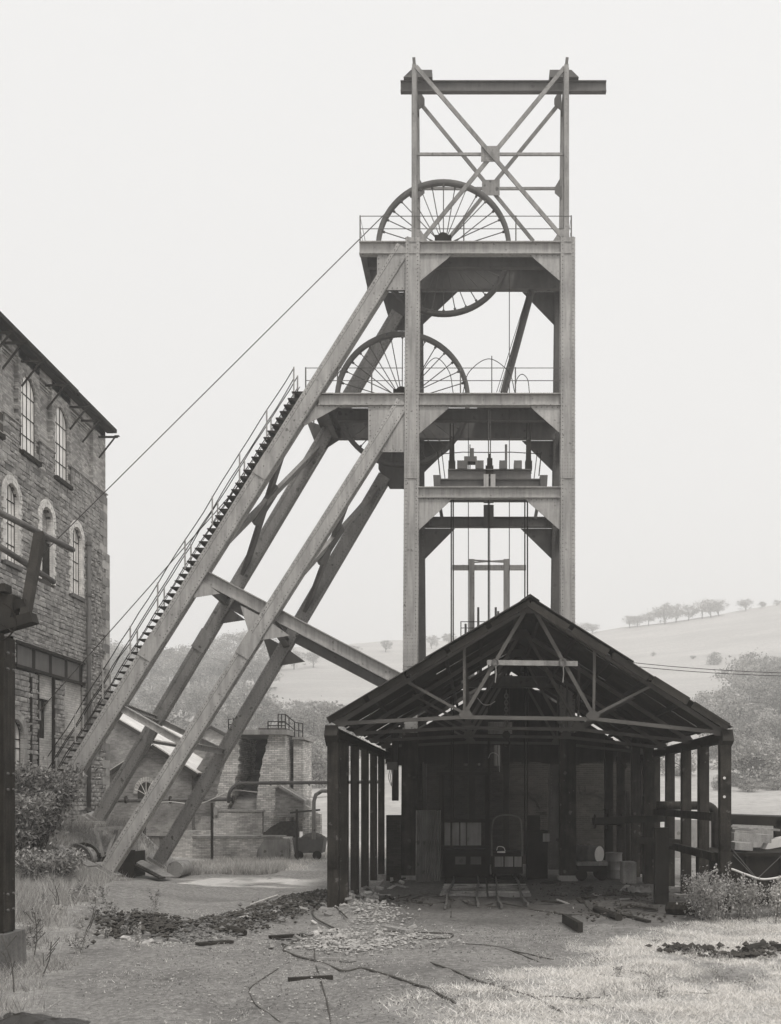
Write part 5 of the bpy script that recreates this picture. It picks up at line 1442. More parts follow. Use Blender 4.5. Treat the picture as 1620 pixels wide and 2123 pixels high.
# steam pipes across the yard
m = MB(); m.tube([P(790,1621,45.5), P(690,1622,45.5), P(505,1624,45.5)]+[P(505-math.sin(a)*30, 1652-math.cos(a)*28, 45.5) for a in [math.pi/2*i/8 for i in range(1,9)]]+[P(474,1662,45.8)], .075, 10)
sp = m.build('steam_pipe', STEELD, None, True); tag(sp, 'long lagged pipe crossing in front of the ruin and bending down', 'pipe')
for px in (497, 560, 640):
    m = MB(); m.lathe(P(px,1624,45.5), (1,0,0), [(0,0),(.105,0),(.105,.06),(0,.06)], 12); m.build('flange', STEELD, sp)
sp2 = thing('ground_pipe', 'straight flanged pipe at half height between house and ruin', 'pipe', P(360,1658,46))
m = MB(); m.tube([P(205,1661,46), P(482,1657,46)], .085, 10); m.build('run', STEELD, sp2, True)
for px in (482, 352, 260):
    m = MB(); m.lathe(P(px,1658,46), (1,0,0), [(0,0),(.17,0),(.17,.06),(0,.06)], 12); m.build('flange', SHEDP, sp2)
for px in (300, 440):
    m = MB(); m.bar(P(px,1664,46), V(X(px,46),46,0), .1, .1, YA); m.build('stand', SHEDP, sp2)
m = MB(); m.tube(curve([P(300,1668,45.6), P(350,1662,45.6), P(395,1667,45.6), P(425,1663,45.6), P(470,1643,45.6), P(492,1638,45.6), P(540,1642,45.6), P(575,1630,45.6), P(590,1627,45.6), P(612,1640,45.6), P(640,1652,45.6), P(682,1652,45.6)], 6), .022, 6)
tag(m.build('pale_cable', WHITEP), 'pale cable looping along the steam pipe before the ruin', 'cable')
m = MB(); m.tube([P(690,1640,45.2), P(668,1640,45.2), P(655,1648,45.2), P(651,1662,45.2), P(651,1740,45.2)], .085, 10); tag(m.build('down_pipe', STEELR, None, True), 'short thick pipe bending down beside the left shed posts', 'pipe')
pl = thing('cable_pole', 'short timber pole with crossarms beside the tub wagon', 'pole', (X(615,46), 46, 0))
m = MB(); m.bar(V(X(616,46),46,0), P(616,1678,46), .1, .1, YA); m.build('shaft', TIMBD, pl)
m = MB(); m.bar(P(602,1685,45.95), P(664,1679,45.95), .08, .1, YA); m.build('crossarm', TIMBD, pl)

# ------------------------------------------------------------------ trees on the hillside
def leaf_mesh(name, cen, size, mat, seed, aspect=.6):
    r = np.random.default_rng(seed); n = len(cen)
    a = r.normal(size=(n, 3)); a /= np.linalg.norm(a, axis=1)[:, None]
    b = r.normal(size=(n, 3)); b -= (b*a).sum(1)[:, None]*a; b /= np.linalg.norm(b, axis=1)[:, None]
    s = size*r.uniform(.6, 1.4, n)[:, None]
    co = np.stack([cen-a*s*.5, cen+b*s*aspect*.5, cen+a*s*.5, cen-b*s*aspect*.5], 1).reshape(-1, 3)
    me = bpy.data.meshes.new(name)
    me.vertices.add(4*n); me.vertices.foreach_set('co', co.astype(np.float32).ravel())
    me.loops.add(4*n); me.loops.foreach_set('vertex_index', np.arange(4*n, dtype=np.int32))
    me.polygons.add(n); me.polygons.foreach_set('loop_start', (np.arange(n)*4).astype(np.int32))
    me.update(calc_edges=True); me.materials.append(mat); return me
def tree_proto(kind, seed):
    """crown and trunk meshes of a tree of unit-ish size (metres), standing at the origin"""
    r = np.random.default_rng(seed); q = random.Random(seed); tr = MB()
    cl = []
    if kind == 'broad': H, ncl, rad, cz, rz, lsz, nl, sg = 8.0, 46, 3.0, 4.9, 3.0, .30, 70, .42
    elif kind == 'thorn': H, ncl, rad, cz, rz, lsz, nl, sg = 5.0, 40, 2.3, 2.9, 1.7, .26, 44, .42
    elif kind == 'pine': H, ncl, rad, cz, rz, lsz, nl, sg = 10.0, 34, 2.6, 8.0, 1.9, .30, 50, .5
    else: H, ncl, rad, cz, rz, lsz, nl, sg = 4.0, 34, 2.2, 1.8, 1.8, .24, 66, .34
    lean = r.uniform(-.12, .12)
    while len(cl) < ncl:
        u = r.normal(size=3); u /= np.linalg.norm(u); u *= r.uniform(.35, 1.0)**.6
        lump = 1 + .28*math.sin(u[0]*5+seed)*math.cos(u[1]*4+seed*2)+.15*math.sin(u[2]*6+seed)
        p = np.array([u[0]*rad*lump + lean*cz, u[1]*rad*lump, cz+u[2]*rz*lump])
        if kind == 'broad' and p[2] < 1.5: continue
        cl.append(p)
    cen = np.concatenate([c + r.normal(size=(nl, 3))*sg*np.array([1, 1, .7])*q.uniform(.6, 1.3) for c in cl])
    base = .22 if kind in ('broad', 'pine') else .13
    tp = [V(0,0,-.6), V(lean*.3, 0, H*.2), V(lean*cz*.6, .1, H*.45), V(lean*cz, 0, H*.75)]
    tr.tube(curve(tp, 3), [base*(1-.08*i) for i in range(len(curve(tp, 3)))], 7)
    for i in range(9 if kind != 'bush' else 12):
        c = cl[q.randrange(len(cl))]; s = curve(tp, 3)[q.randrange(2, 8)]
        e = V(*c); mid = s.lerp(e, .5)+V(q.uniform(-.3,.3), q.uniform(-.3,.3), .2)
        tr.tube(curve([s, mid, e], 3), [.08, .07, .06, .05, .04, .03, .02], 5)
    return leaf_mesh('crown', cen, lsz, LEAFF, seed), tr.mesh('trunk', BARK)
PROT = {k: [tree_proto(k, s+i*7) for i in range(n)] for k, s, n in (('broad', 11, 6), ('thorn', 51, 3), ('pine', 81, 2), ('bush', 101, 3))}
HT = {'broad': 8.2, 'thorn': 5.2, 'pine': 10.2, 'bush': 4.0}
rt = random.Random(99)
def hz1(x, y): return float(hz(np.float64(x), np.float64(y)))
def hill_at(px, py, lo=60, hi=HS*299):
    for _ in range(40):
        mid = (lo+hi)/2; x = X(px, mid); yy = HY-(hz1(x, mid)-HC)*F/mid
        if yy > py: lo = mid
        else: hi = mid
    return X(px, lo), lo
def tree(kind, px, py, hpx, name, label, group, wide=1.0, D=None):
    if D is None: x, y = hill_at(px, py)
    else: x, y = X(px, D), D
    h = hpx*y/F; s = h/HT[kind]
    cr, tk = PROT[kind][rt.randrange(len(PROT[kind]))]
    z = hz1(x, y)
    t = thing(name, label, 'tree' if kind != 'bush' else 'bush', (x, y, z-.1), group)
    t.rotation_euler = (0, 0, rt.uniform(0, 6.28)); t.scale = (s*wide*rt.uniform(.9,1.1), s*wide*rt.uniform(.9,1.1), s)
    for nm, me in (('crown', cr), ('trunk', tk)):
        o = bpy.data.objects.new(nm, me); o.parent = t; COL.objects.link(o)
    return t
for px, hp, kd in ((1306,30,'thorn'),(1322,28,'thorn'),(1345,34,'thorn'),(1379,50,'thorn'),(1402,42,'thorn'),(1428,36,'thorn'),(1456,44,'thorn'),(1474,40,'thorn'),(1490,38,'thorn'),(1547,30,'thorn'),(1580,17,'thorn'),(1611,15,'thorn')):
    tree(kd, px, 0, hp, 'hawthorn_tree', 'wind-bent hawthorn on the bare skyline right of the head frame', 'hawthorns along the skyline', 1.15, HS*297)
for px, hp in ((1198,28),(1212,30),(1228,24)):
    tree('thorn', px, 0, hp, 'hawthorn_tree', 'faint hawthorn on the skyline close beside the right tower leg', 'hawthorns beside the tower leg', 1.2, HS*297)
for px, py, hp in ((440,1408,88),(464,1412,84),(492,1408,98),(522,1402,96),(548,1398,80)):
    tree('pine', px, py, hp, 'pine_tree', 'hazy tall pine on the hill crest seen between the struts', 'pines on the hill crest', 1.25)
for px, py, hp in ((236,1420,62),(262,1425,66),(300,1424,70),(335,1420,72),(365,1418,78),(400,1420,74),(425,1424,66),(576,1392,56),(610,1388,44),(650,1384,40),(705,1372,34),(735,1366,30),(800,1352,26),(895,1345,30),(930,1346,36)):
    tree('broad', px, py, hp, 'broadleaf_tree', 'hazy broadleaf tree on the hill crest behind the struts', 'trees on the hill crest', 1.25)
px = 228
while px < 565:
    tree('broad', px, 1425+rt.uniform(-10,12), rt.uniform(62,104), 'broadleaf_tree', 'hazy broadleaf tree on the hill crest behind the struts', 'trees on the hill crest', rt.uniform(1.1,1.5))
    px += rt.uniform(15, 26)
for row, py in enumerate((1470, 1505, 1540, 1575, 1605, 1628)):
    px = 226+rt.uniform(0, 20)
    while px < 712:
        if not (row == 0 and px > 560):
            tree(rt.choice(['broad','broad','bush']), px, py+rt.uniform(-8,8), rt.uniform(44,104) if row else rt.uniform(35,70), 'woodland_tree', 'leafy tree in the misty wood behind the brick houses and ruin', 'wood behind the brick houses', rt.uniform(.9,1.45))
        px += rt.uniform(24, 40)
for row, py in enumerate((1440, 1480, 1520, 1560, 1600, 1622)):
    px = (1545, 1512, 1486, 1500, 1512, 1540)[row]
    while px < 1660:
        tree(rt.choice(['broad','broad','bush']), px, py+rt.uniform(-8,8), rt.uniform(46,112) if row else rt.uniform(60,95), 'woodland_tree', 'bushy tree in the wood on the slope beyond the bunker', 'wood on the slope beyond the bunker', rt.uniform(.85,1.4))
        px += rt.uniform(15, 28)
for px, py, hp in ((1480,1378,30), (1355,1360,10), (1438,1366,10), (1460,1470,40), (1450,1500,50)):
    tree('bush', px, py, hp, 'hill_bush', 'lone bush on the pale hill pasture above the shed roof', 'bushes on the pasture', 1.0)
for i, px in enumerate(range(735, 1480, 52)):
    tree(rt.choice(['broad','bush']), px, 1590+rt.uniform(-15,20), rt.uniform(50,70), 'woodland_tree', 'dim tree behind the shed, glimpsed between its posts', 'trees glimpsed through the shed', 1.3)
for i in range(12):
    tree('bush', 1492+i*14+rt.uniform(-5,5), 1634+rt.uniform(-8,8), rt.uniform(18,40), 'bank_bush', 'low bush along the foot of the wood beyond the bunker', 'bushes at the foot of the wood', 1.5)
# power lines over the right hill
for y0, y1, lab in ((1364,1398,'upper thin power line crossing the pale hill pasture'), (1372,1404,'lower thin power line crossing the pale hill pasture')):
    pts = [P(1240+i*48, y0+(y1-y0)*((i/10)**.8)+8*math.sin(i/10*math.pi)*.6, 70) for i in range(12)]
    m = MB(); m.tube(pts, .022, 4); tag(m.build('power_line', IRON), lab, 'cable')

# ------------------------------------------------------------------ haze in the valley
hm = bpy.data.materials.new('haze'); hm.use_nodes = True
N = hm.node_tree.nodes; N.remove(N['Principled BSDF'])
pv = N.new('ShaderNodeVolumePrincipled'); pv.inputs['Color'].default_value = (.99, .985, .975, 1); pv.inputs['Density'].default_value = .0017
pv.inputs['Anisotropy'].default_value = .45
hm.node_tree.links.new(pv.outputs[0], N['Material Output'].inputs['Volume'])
m = MB(); m.box(-920, 920, -50, 920, -80, 118)
m.build('haze', hm, None, kind='stuff')

# ------------------------------------------------------------------ things lying about the strut feet
dr3 = thing('oil_drum', 'oil drum lying on its side at the foot of the inner strut', 'drum', GP(363, 1817))
c = P(363, 1803, 36.3)
m = MB(); m.lathe(c, V(.12,1,0), drum_mesh(0,0)[1:], 24); m.build('shell', STEELR, dr3, True)
m = MB(); m.lathe(c, V(.12,1,0), [(0,.012),(.27,.012),(.27,.03),(0,.03)], 24); m.build('lid', STEELR, dr3)
wd = thing('cable_drum', 'big flanged cable drum half buried in the bank beside the plank', 'cable drum', (X(168,35.5), 35.5, .8))
c = P(168, 1783, 35.5)
for dy in (-.3, .35):
    m = MB(); m.lathe(c+V(0,dy,0), V(.25,1,.15), [(.0,0),(.46,0),(.56,-.02),(.58,.03),(.56,.08),(0,.08)], 32); m.build('flange', IRON if dy > 0 else STEELD, wd)
m = MB(); m.lathe(c+V(0,-.25,0), V(.25,1,.15), [(.36,0),(.36,.6)], 24); m.build('core', STEELR, wd)
tk = thing('black_tank', 'low black riveted tank between the two inner struts', 'tank', (X(256,37), 37.2, 0))
m = MB(); a, b = P(196,1800,36.6), P(279,1766,36.6); m.prism([(a.x, 36.6, -.1), (b.x, 36.6, -.1), (b.x, 36.6, b.z), (a.x, 36.6, b.z-.12)], (0,1.2,0)); m.build('body', IRON, tk)
m = MB(); m.bar((a.x, 36.58, b.z-.08), (b.x+.03, 36.58, b.z+.04), .06, .06); m.build('rim', IRON, tk)
def plankt(name, a, b, Da, Db, w, t, mat, label, cat='plank', up=(0,0,1), group=None):
    m = MB(); pa, pb = P(a[0], a[1], Da), P(b[0], b[1], Db); m.bar(pa, pb, w, t, up); return tag(m.build(name, mat), label, cat, group)
plankt('plank', (116,1752), (192,1796), 33.6, 33.0, .42, .05, TIMBER, 'broad weathered plank sloping down the bank by the cable drum')
plankt('plank', (286,1785), (350,1818), 37.2, 35.2, .4, .05, TIMBER, 'weathered plank on the ground at the inner strut foot', 'plank')
plankt('plank', (283,1793), (337,1820), 36.8, 35.0, .22, .06, TIMBD, 'dark plank under the weathered one at the inner strut foot', 'plank')
fr = thing('trestle', 'broken triangular timber frame leaning beside the front strut foot', 'frame', (X(215,35.6), 35.6, .4))
for a, b in (((197,1719),(256,1715)), ((199,1717),(215,1776)), ((243,1718),(222,1774))):
    m = MB(); m.bar(P(a[0],a[1],35.8), P(b[0],b[1],35.6), .1, .07, YA); m.build('bar', TIMBER, fr)
st2 = MB(); a, b = P(148,1745,39.6), P(186,1704,39.6); st2.box(a.x, b.x+.3, 39.4, 40.4, .5, b.z); tag(st2.build('masonry_stump', RBRICK2), 'square masonry stump behind the bush by the engine house', 'stump')

# ------------------------------------------------------------------ rubble heaps
rg = np.random.default_rng(5)
def chunk_mesh(name, pts, sizes, mat):
    """irregular lumps scattered over a heap, one mesh"""
    v = []; f = []
    base = np.array([(1,0,0),(-1,0,0),(0,1,0),(0,-1,0),(0,0,1),(0,0,-1)], float)
    fs = [(0,2,4),(2,1,4),(1,3,4),(3,0,4),(2,0,5),(1,2,5),(3,1,5),(0,3,5)]
    for p, s in zip(pts, sizes):
        b = len(v); q_ = base*s*rg.uniform(.5, 1.3, (6,1))*np.array([1,1,.6]); a = rg.uniform(0, 6.28)
        R_ = np.array([[math.cos(a),-math.sin(a),0],[math.sin(a),math.cos(a),0],[0,0,1]])
        v += [tuple(p+r) for r in q_@R_.T]; f += [tuple(b+i for i in t) for t in fs]
    mm = MB(); mm.v = v; mm.f = f; return mm
def heap(name, label, ctr, n, s0, s1, mat, lift=.0):
    pts = []
    while len(pts) < n:
        k = ctr[rg.integers(len(ctr))]; p = GP(k[0]+rg.normal()*k[2], k[1]+rg.normal()*k[3])
        p.z += .02+lift*rg.random()
        pts.append(np.array(p))
    o = chunk_mesh(name, pts, rg.uniform(s0, s1, n)*rg.uniform(.5, 1.4, n), mat).build(name, mat, None, kind='stuff')
    o['label'] = label; o['category'] = 'rubble'
    return o
heap('coal_rubble', 'black coal rubble strewn in a low ridge from the shed corner', [(470,1928,26,6),(520,1912,26,7),(570,1896,26,8),(620,1880,24,8),(655,1866,16,6),(690,1868,30,6)], 2200, .015, .075, RUBM, .06)
heap('slate_rubble', 'pale broken slate and stone mixed through the rubble ridge', [(470,1930,34,7),(530,1912,36,9),(600,1890,36,9),(650,1872,24,8),(400,1945,40,7)], 900, .012, .06, BRICKL, .06)
heap('coal_rubble', 'black coal heap among the weeds on the left verge', [(312,1922,24,8),(300,1930,34,6),(345,1938,22,5),(250,1935,26,8)], 700, .02, .08, RUBM, .1)
heap('brick_rubble', 'small pale brick chips around the shed corner posts', [(740,1885,28,14),(780,1905,28,10),(715,1938,36,8),(760,1958,34,8),(690,1965,40,8),(830,1950,60,12)], 2400, .008, .05, BRICKL, .05)
heap('stone_rubble', 'loose stones scattered across the trodden yard', [(420,1945,60,8),(560,1950,70,10),(500,2010,200,30),(800,2040,200,40),(640,2060,200,40),(330,1955,40,6)], 2600, .004, .02, BRICKL)
heap('clinker_rubble', 'dark clinker crumbs trodden into the yard and shed mouth', [(600,1980,160,22),(900,1940,160,18),(480,2040,160,30),(1020,1960,120,20),(850,2080,200,24),(1120,1925,120,14)], 5000, .004, .016, GRIT)
heap('earth_rubble', 'dark clods and rubbish along the right side of the shed floor', [(1230,1865,60,10),(1300,1850,40,8),(1330,1880,50,8),(1180,1850,60,8),(820,1870,50,6),(1270,1900,60,6)], 700, .015, .06, RUBM, .05)
heap('clod_rubble', 'black clods under the pale grass in front of the bunker', [(1410,1972,24,4),(1450,1966,22,4),(1580,1972,24,6),(1500,1985,30,2),(1550,1985,20,2)], 420, .02, .08, RUBM, .08)
# loose bricks
bm = MB(); bm.box(-.115, .115, -.055, .055, -.0375, .0375)
bmes = []
for i in range(4):
    qq = random.Random(i); k = MB(); k.v = [(x*(1-qq.random()*.18), y*(1-qq.random()*.15), z*(1-qq.random()*.15)) for x, y, z in bm.v]; k.f = bm.f
    bmes.append(k.mesh('loose_brick', BRICKL))
rb = random.Random(31)
for cx_, cy_, sx, sy, n, lab, grp in ((742,1874,30,11,60,'broken brick in the pile at the foot of the left front shed posts','bricks piled at the left shed posts'),
        (730,1948,60,9,44,'loose brick on the ground in front of the left shed corner','bricks strewn before the shed corner'),
        (812,1818,12,8,14,'brick stacked loosely beside the corrugated screen','bricks beside the corrugated screen'),
        (320,1950,36,6,9,'pale brick lying by the black coal heap','bricks by the coal heap'),
        (560,1905,70,16,14,'brick half buried in the ridge of coal rubble','bricks in the coal ridge')):
    for i in range(n):
        p = GP(cx_+rb.gauss(0, sx), cy_+rb.gauss(0, sy)); p.z += .03+(.16*rb.random()**2 if n in (60, 14) and cy_ < 1880 else 0)
        o = inst('loose_brick', bmes[rb.randrange(4)], None, p, (rb.gauss(0,.35), rb.gauss(0,.3), rb.uniform(0, 3.14)), (rb.uniform(.8,1.15),)*3)
        tag(o, lab, 'brick', grp)
# ------------------------------------------------------------------ hoses, cables, logs on the ground
def hose(label, pts, r, mat=HOSE, lift=0, name='hose', cat='hose'):
    w = [GP(x, y) for x, y in pts]; c = curve(w, 7)
    zs_ = [gz1(p.x, p.y) for p in c]
    zs_ = [sum(zs_[max(0,k-3):k+4])/len(zs_[max(0,k-3):k+4]) for k in range(len(zs_))]
    c = [V(p.x, p.y, z_+r*.3+lift) for p, z_ in zip(c, zs_)]
    m = MB(); m.tube(c, r*.62, 6); return tag(m.build(name, mat, None, True), label, cat)
hose('black hose snaking from the shed corner across the trodden yard', [(663,1933),(625,1945),(598,1953),(588,1964),(602,1979),(648,1993),(705,2009),(751,2010),(790,2023),(851,2044),(889,2055),(927,2074),(943,2088)], .032)
hose('hose lying straight through the pale grass edge', [(893,1998),(943,2019),(981,2034),(1050,2057),(1103,2069),(1149,2088),(1190,2106)], .026)
hose('thin hose running off towards the bottom of the yard', [(652,1964),(654,2002),(665,2029),(679,2071),(686,2118)], .02)
hose('hose doubled back on itself beside the brick pile', [(790,1930),(862,1933),(930,1937),(938,1941),(915,1945),(851,1944)], .028)
hose('thin cable curling down the middle of the track', [(600,1998),(540,2030),(518,2045),(522,2062),(545,2090),(582,2123)], .015)
hose('cable lying across the mouth of the shed from the rails', [(935,1905),(941,1864),(981,1878),(1050,1883),(1134,1892),(1195,1897),(1260,1890)], .026)
hose('second cable crossing from the right-hand rails', [(1000,1880),(1030,1872),(1085,1880),(1110,1890),(1180,1898)], .02)
hose('coil of black hose on the shed floor beside the rails', [(826,1862),(860,1856),(905,1856),(930,1864),(922,1871),(880,1873),(850,1868),(880,1860),(925,1862),(938,1870)], .03)
hose('looped hose end hidden in the pale grass', [(1244,2016),(1293,2024),(1335,2028),(1346,2023),(1318,2016),(1276,2007)], .022)
hose('hose bend lying in the brightest grass', [(1325,2056),(1389,2061),(1450,2067),(1476,2064),(1462,2054),(1436,2047)], .022)
hose('short hose length across the grass edge', [(1095,2073),(1148,2064),(1200,2066),(1244,2064)], .02)
hose('hose turned up beside the log under the shed', [(1210,1850),(1209,1870),(1218,1884),(1240,1892)], .03)
hose('forked cable in the trodden ground before the shed', [(966,1957),(1010,1962),(1057,1970),(1090,1982),(1116,1995)], .018)
hose('thin cable branching off the forked one', [(1057,1970),(1100,1978),(1148,1989)], .022)
hose('dark cable looping round the post base of the shed corner', [(700,1930),(668,1918),(650,1906),(650,1892),(668,1884),(690,1893),(720,1915)], .03, lift=.04)
def log(label, a, b, r, mat=TIMBD, name='log', cat='log', r2=None):
    p, q_ = GP(*a), GP(*b); m = MB(); m.tube([p+V(0,0,r*.8), p.lerp(q_, .5)+V(0,.03,r*.9), q_+V(0,0,(r2 or r)*.8)], [r, (r+(r2 or r))/2, r2 or r], 9); return tag(m.build(name, mat), label, cat)
log('round log lying on the shed floor beside the upturned hose', (1236,1890), (1284,1914), .085)
log('rotten black log in the pale grass before the bunker', (1384,1974), (1478,1968), .06)
log('stump of black log beside the clods right of the grass', (1545,1976), (1585,1968), .09)
log('black stub of timber at the edge of the pale grass', (1600,1972), (1640,1976), .08)
log('short black log on the coal ridge', (470,1938), (508,1941), .07)
log('rusty pipe lying by the right shed post among the weeds', (1388,1893), (1446,1900), .16, SHEDP, 'fallen_pipe', 'pipe')
def board(label, a, b, w, t, mat=TIMBER, lift=.03):
    p, q_ = GP(*a), GP(*b); m = MB(); m.bar(p+V(0,0,lift), q_+V(0,0,lift+.01), w, t); return tag(m.build('board', mat), label, 'board')
board('short dark board standing on edge before the shed mouth', (1170,1912), (1204,1936), .1, .2, TIMBD, .1)
board('long pale lath beside the black hose', (661,1991), (738,1989), .07, .04)
board('dark charred board on the yard', (598,2031), (690,2026), .09, .06, TIMBD)
board('white lath lying across the wheel track', (521,1880), (576,1857), .05, .03, WHITEP)
board('dark board beside the pit by the shed corner', (560,1944), (632,1938), .16, .06, TIMBD)
board('flat dark board between coal heap and ridge', (410,1960), (480,1953), .2, .05, TIMBD)
board('pale flat stone slab before the brick pile', (800,1925), (850,1934), .18, .06, CONC)
board('dark plank across the shed floor', (1290,1902), (1345,1912), .14, .05, TIMBD)
# tarpaulin heap at the very bottom left
tp = MB(); n = 46; nj = 24
for i in range(n+1):
    for j in range(nj+1):
        x = X(-30+i*4.8, 13.2); y = 12.3+j*.045; f = math.sin(math.pi*j/nj)*math.sin(math.pi*min(1, .25+.75*i/n))**.5
        w_ = float(vnoise(x*5, y*5, 61))*.5+float(vnoise(x*11, y*11, 62))*.3
        tp.v.append((x, y, gz1(x,y)-.01+f*(.05+.26*w_)))
for i in range(n):
    for j in range(nj): tp.f.append((i*(nj+1)+j, (i+1)*(nj+1)+j, (i+1)*(nj+1)+j+1, i*(nj+1)+j+1))
tag(tp.build('tarpaulin', SHINY, None, True), 'crumpled black tarpaulin on the ground by the gantry post', 'tarpaulin')
# sacking on the shed floor
tp = MB()
for i in range(9):
    for j in range(5):
        a = P(1300+i*6, 1848, 30.5); tp.v.append((a.x, 30.2+j*.2, gz1(a.x,30.4)+.03+.16*math.sin(math.pi*j/4)*abs(math.sin(i*1.1+j))+rb.uniform(0,.04)))
for i in range(8):
    for j in range(4): tp.f.append((i*5+j, (i+1)*5+j, (i+1)*5+j+1, i*5+j+1))
tag(tp.build('sacking', CORR, None, True), 'crumpled sacking on the shed floor near the timber leg', 'sacking')

# ------------------------------------------------------------------ grass, weeds and bushes
def blades(name, n, xr, yr, dens, h0, h1, w, mat, seed, label, lean=.5):
    r = np.random.default_rng(seed)
    x = r.uniform(*xr, n); y = yr[0]+(yr[1]-yr[0])*r.random(n)**1.25
    k = r.random(n) < dens(x, y); x, y = x[k], y[k]; z = gz(x, y); m = len(x)
    cl = .55+.9*vnoise(x*2.2, y*2.2, seed)
    h = r.uniform(h0, h1, m)*cl; a = r.uniform(0, 6.283, m); ww = w*r.uniform(.6, 1.3, m)
    lx = r.normal(size=m)*lean*h; ly = r.normal(size=m)*lean*h
    co = np.stack([np.stack([x-np.cos(a)*ww, y-np.sin(a)*ww, z-.01], -1), np.stack([x+np.cos(a)*ww, y+np.sin(a)*ww, z-.01], -1), np.stack([x+lx, y+ly, z+h], -1)], 1).reshape(-1, 3)
    me = bpy.data.meshes.new(name); me.vertices.add(3*m); me.vertices.foreach_set('co', co.astype(np.float32).ravel())
    me.loops.add(3*m); me.loops.foreach_set('vertex_index', np.arange(3*m, dtype=np.int32))
    me.polygons.add(m); me.polygons.foreach_set('loop_start', (np.arange(m)*3).astype(np.int32)); me.update(calc_edges=True)
    me.materials.append(mat); o = bpy.data.objects.new(name, me); o['kind'] = 'stuff'; o['label'] = label; o['category'] = 'grass'; COL.objects.link(o)
def d_right(x, y):
    return np.clip((grassy(x, y)-.18)*1.5, 0, 1)*(.25+.75*sms((vnoise(x*2.4, y*1.8, 93)-.25)*3))*(x > -3.5)*(y < 26)
blades('grass', 420000, (-3, 10), (11, 26), d_right, .02, .075, .007, GRASSM, 1, 'short dry pale grass covering the ground right of the track', 1.3)
blades('grass', 120000, (-14.5, -4.5), (11.5, 34), lambda x, y: sms((grassy(x, y)-.28)*2)*(x < -4.5), .05, .22, .007, GRASSL, 2, 'rank grass on the left verge below the engine house', .6)
blades('tall_grass', 26000, (-14.3, -7.5), (21, 35), lambda x, y: sms((grassy(x, y)-.3)*2.5)*sms((-8.3-x-.22*(y-22))/1.5), .2, .5, .009, GRASSL, 3, 'tall seeding grass below the bank', .35)
blades('tall_grass', 9000, (-11.5, -7.3), (37.3, 40.5), lambda x, y: sms((vnoise(x*1.1, y*1.1, 77)-.3)*3), .15, .42, .012, GRASSL, 4, 'tuft of tall grass behind the cement pad', .35)
blades('grass', 40000, (-14, 3), (11, 26), lambda x, y: .35*sms((vnoise(x*1.3, y*1.3, 78)-.55)*5), .015, .05, .006, GRASSM, 5, 'thin dry grass in the trodden yard', .8)
blades('grass', 26000, (-12, -2), (37, 56), lambda x, y: sms((grassy(x, y)-.3)*2), .08, .22, .014, GRASSM, 6, 'pale rough grass in the yard before the ruin', .5)
blades('grass', 14000, (7.4, 16), (22, 27.4), lambda x, y: sms((vnoise(x*1.3, y*1.3, 79)-.2)*3), .08, .3, .009, GRASSM, 7, 'longer grass at the foot of the bunker', .5)
blades('tall_grass', 26000, (-15.4, -11.8), (27, 43), lambda x, y: sms((-12.3-x)/.8)*(.3+.7*vnoise(x, y, 80)), .12, .45, .01, GRASSL, 8, 'long grass covering the bank at the strut feet', .45)
blades('grass', 60000, (-2, 10), (11, 25), lambda x, y: sms((vnoise(x*1.1, y*.7, 91)*.6+vnoise(x*3.1, y*2.2, 92)*.4-.60)*8)*sms((grassy(x, y)-.2)*2), .03, .10, .006, LEAFN, 9, 'darker grass in patches through the pale turf', .8)
def shrub(name, label, base, h, rad, n, lsz, mat, seed, stems=9, cat='shrub', flat=1.0, group=None):
    r = np.random.default_rng(seed); b = V(*base)
    t = thing(name, label, cat, b, group); sm_ = MB(); cen = []
    for i in range(stems):
        a = r.uniform(0, 6.28); l = r.uniform(.65, 1.0); tip = V(math.cos(a)*rad*r.uniform(.25,1), math.sin(a)*rad*flat*r.uniform(.25,1), h*l)
        mid = tip*.5+V(0,0,h*.12); bf = .55 if .35 < rad < .8 else .06
        c = curve([V(tip.x*bf, tip.y*bf, -.05), mid*(1 if bf < .1 else 1)+V(tip.x*(bf-.06)*.5, tip.y*(bf-.06)*.5, 0), tip], 6)
        sm_.tube([p+b for p in c], [(.004 if rad < .35 else .006 if rad < .8 else .02)*(1-.06*k) for k in range(len(c))], 5)
        for k in range(n//stems):
            f = r.uniform(.25 if rad > .8 else .04, 1.02)**.8; p = c[min(int(f*12), 12)]; s = rad*(.15 if rad > .8 or rad < .35 else .2)*(1.25-f*.6)
            cen.append((p.x+r.normal()*s, p.y+r.normal()*s, max(.02, p.z+r.normal()*s*.8)))
    me = leaf_mesh('foliage', np.array(cen), lsz, mat, seed, .34 if rad > .8 else .5); o = bpy.data.objects.new('foliage', me); o.parent = t; COL.objects.link(o)
    sm_.build('stem', BARK if rad > .8 else mat, t); return t
def on_ground(px, py, D):
    x = X(px, D); return (x, D, gz1(x, D)-.03)
shrub('elder_bush', 'big leafy bush growing on the bank against the engine house', on_ground(78,1790,31.5), 2.95, 1.35, 15000, .15, LEAFN, 41, 60, 'bush')
shrub('elder_bush', 'dense lower bush half hidden behind the gantry post', on_ground(30,1800,30.2), 2.1, 1.2, 9000, .14, LEAFN, 42, 44, 'bush')
shrub('elder_bush', 'low dark bush spreading at the foot of the bank', on_ground(100,1800,29.2), 1.0, 1.15, 6500, .12, LEAFN, 43, 40, 'bush')
shrub('weed_shrub', 'pale flowering weeds clustered round the right front shed post', (5.25,24.1,gz1(5.25,24.1)), 1.05, .75, 3800, .065, LEAFP, 44, 24)
shrub('weed_shrub', 'pale weeds just right of the shed post', (6.15,24.4,gz1(6.15,24.4)), .9, .5, 1900, .06, LEAFP, 45, 14)
shrub('weed_shrub', 'bright weed tuft in front of the black bunker', (7.0,24.6,gz1(7.0,24.6)), .85, .45, 1500, .06, LEAFP, 46, 12)
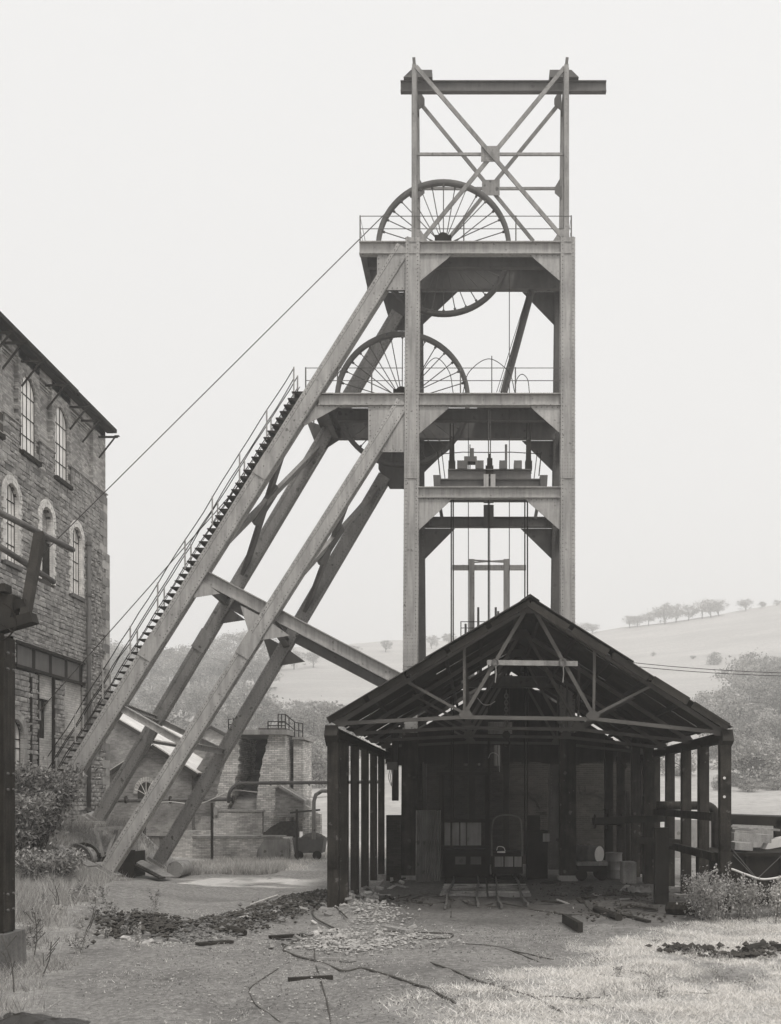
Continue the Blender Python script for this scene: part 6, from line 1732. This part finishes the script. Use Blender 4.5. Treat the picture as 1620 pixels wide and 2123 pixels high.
shrub('weed_shrub', 'tall weeds at the edge of the bunker', (7.75,24.2,gz1(7.75,24.2)), 1.0, .5, 1800, .06, LEAFP, 47, 14)
for px, py, D, h, lab in ((1505,1900,24.2,1.35,'tall foxglove spire in front of the right front shed post'), (1478,1890,24.6,1.25,'foxglove spire left of the right front shed post'), (1532,1890,24.3,1.1,'foxglove spire leaning before the bunker'), (1608,1910,23.6,1.05,'bent foxglove spire near the bunker corner')):
    b = V(*on_ground(px, py, D)); t = thing('foxglove', lab, 'flower', b, 'foxgloves by the bunker')
    tip = b+V(rb.uniform(-.15,.2), 0, h); m = MB(); m.tube([b, b.lerp(tip,.5)+V(.02,0,0), tip], [.012,.01,.006], 5); m.build('stem', BARK, t)
    cen = np.array([tuple(b.lerp(tip, f)-b+V(rb.gauss(0,.03), rb.gauss(0,.03), 0)) for f in [rb.uniform(.45,1) for _ in range(90)]])
    o = bpy.data.objects.new('flower_spike', leaf_mesh('flower_spike', cen, .06, LEAFP, int(px))); o.parent = t; COL.objects.link(o)
rw = random.Random(8)
for i in range(34):
    px = rw.uniform(60, 330); D = rw.uniform(17.5, 28); x = X(px, D)
    if x > -6.0 or x < -11.5: continue
    shrub('verge_weed', 'small leafy weed among the rank grass of the left verge', (x, D, gz1(x, D)-.02), rw.uniform(.2,.55), rw.uniform(.12,.28), 150, .05, LEAFN if i % 3 else LEAFP, 300+i, 6, 'weed', 1.0, 'weeds on the left verge')
for i in range(20):
    px = rw.uniform(980, 1600); py = rw.uniform(1950, 2080); p = GP(px, py)
    shrub('grass_weed', 'small dark weed in the short pale grass', (p.x, p.y, p.z-.02), rw.uniform(.07,.22), rw.uniform(.08,.3), 110, .03, LEAFN if i % 2 else LEAFP, 400+i, 5, 'weed', 1.0, 'weeds in the pale grass')
for i, (px, py) in enumerate(((70,1990),(85,2030),(30,2060),(165,1960),(120,1925))):
    p = GP(px, py); t = thing('dead_stalk', 'bare dead weed stalk standing beside the gantry post base', 'stalk', p, 'dead stalks by the gantry post')
    m = MB(); tip = p+V(rw.uniform(-.25,.4), rw.uniform(-.1,.1), rw.uniform(.5,.85)); m.tube(curve([p-V(0,0,.05), p.lerp(tip,.5)+V(.05,0,0), tip], 4), .009, 5); m.build('stem', BARK, t)
    for k in range(4):
        s = p.lerp(tip, .3+.15*k); m = MB(); m.tube([s, s+V(rw.uniform(-.2,.2), 0, .2)], .006, 4); m.build('twig', BARK, t)
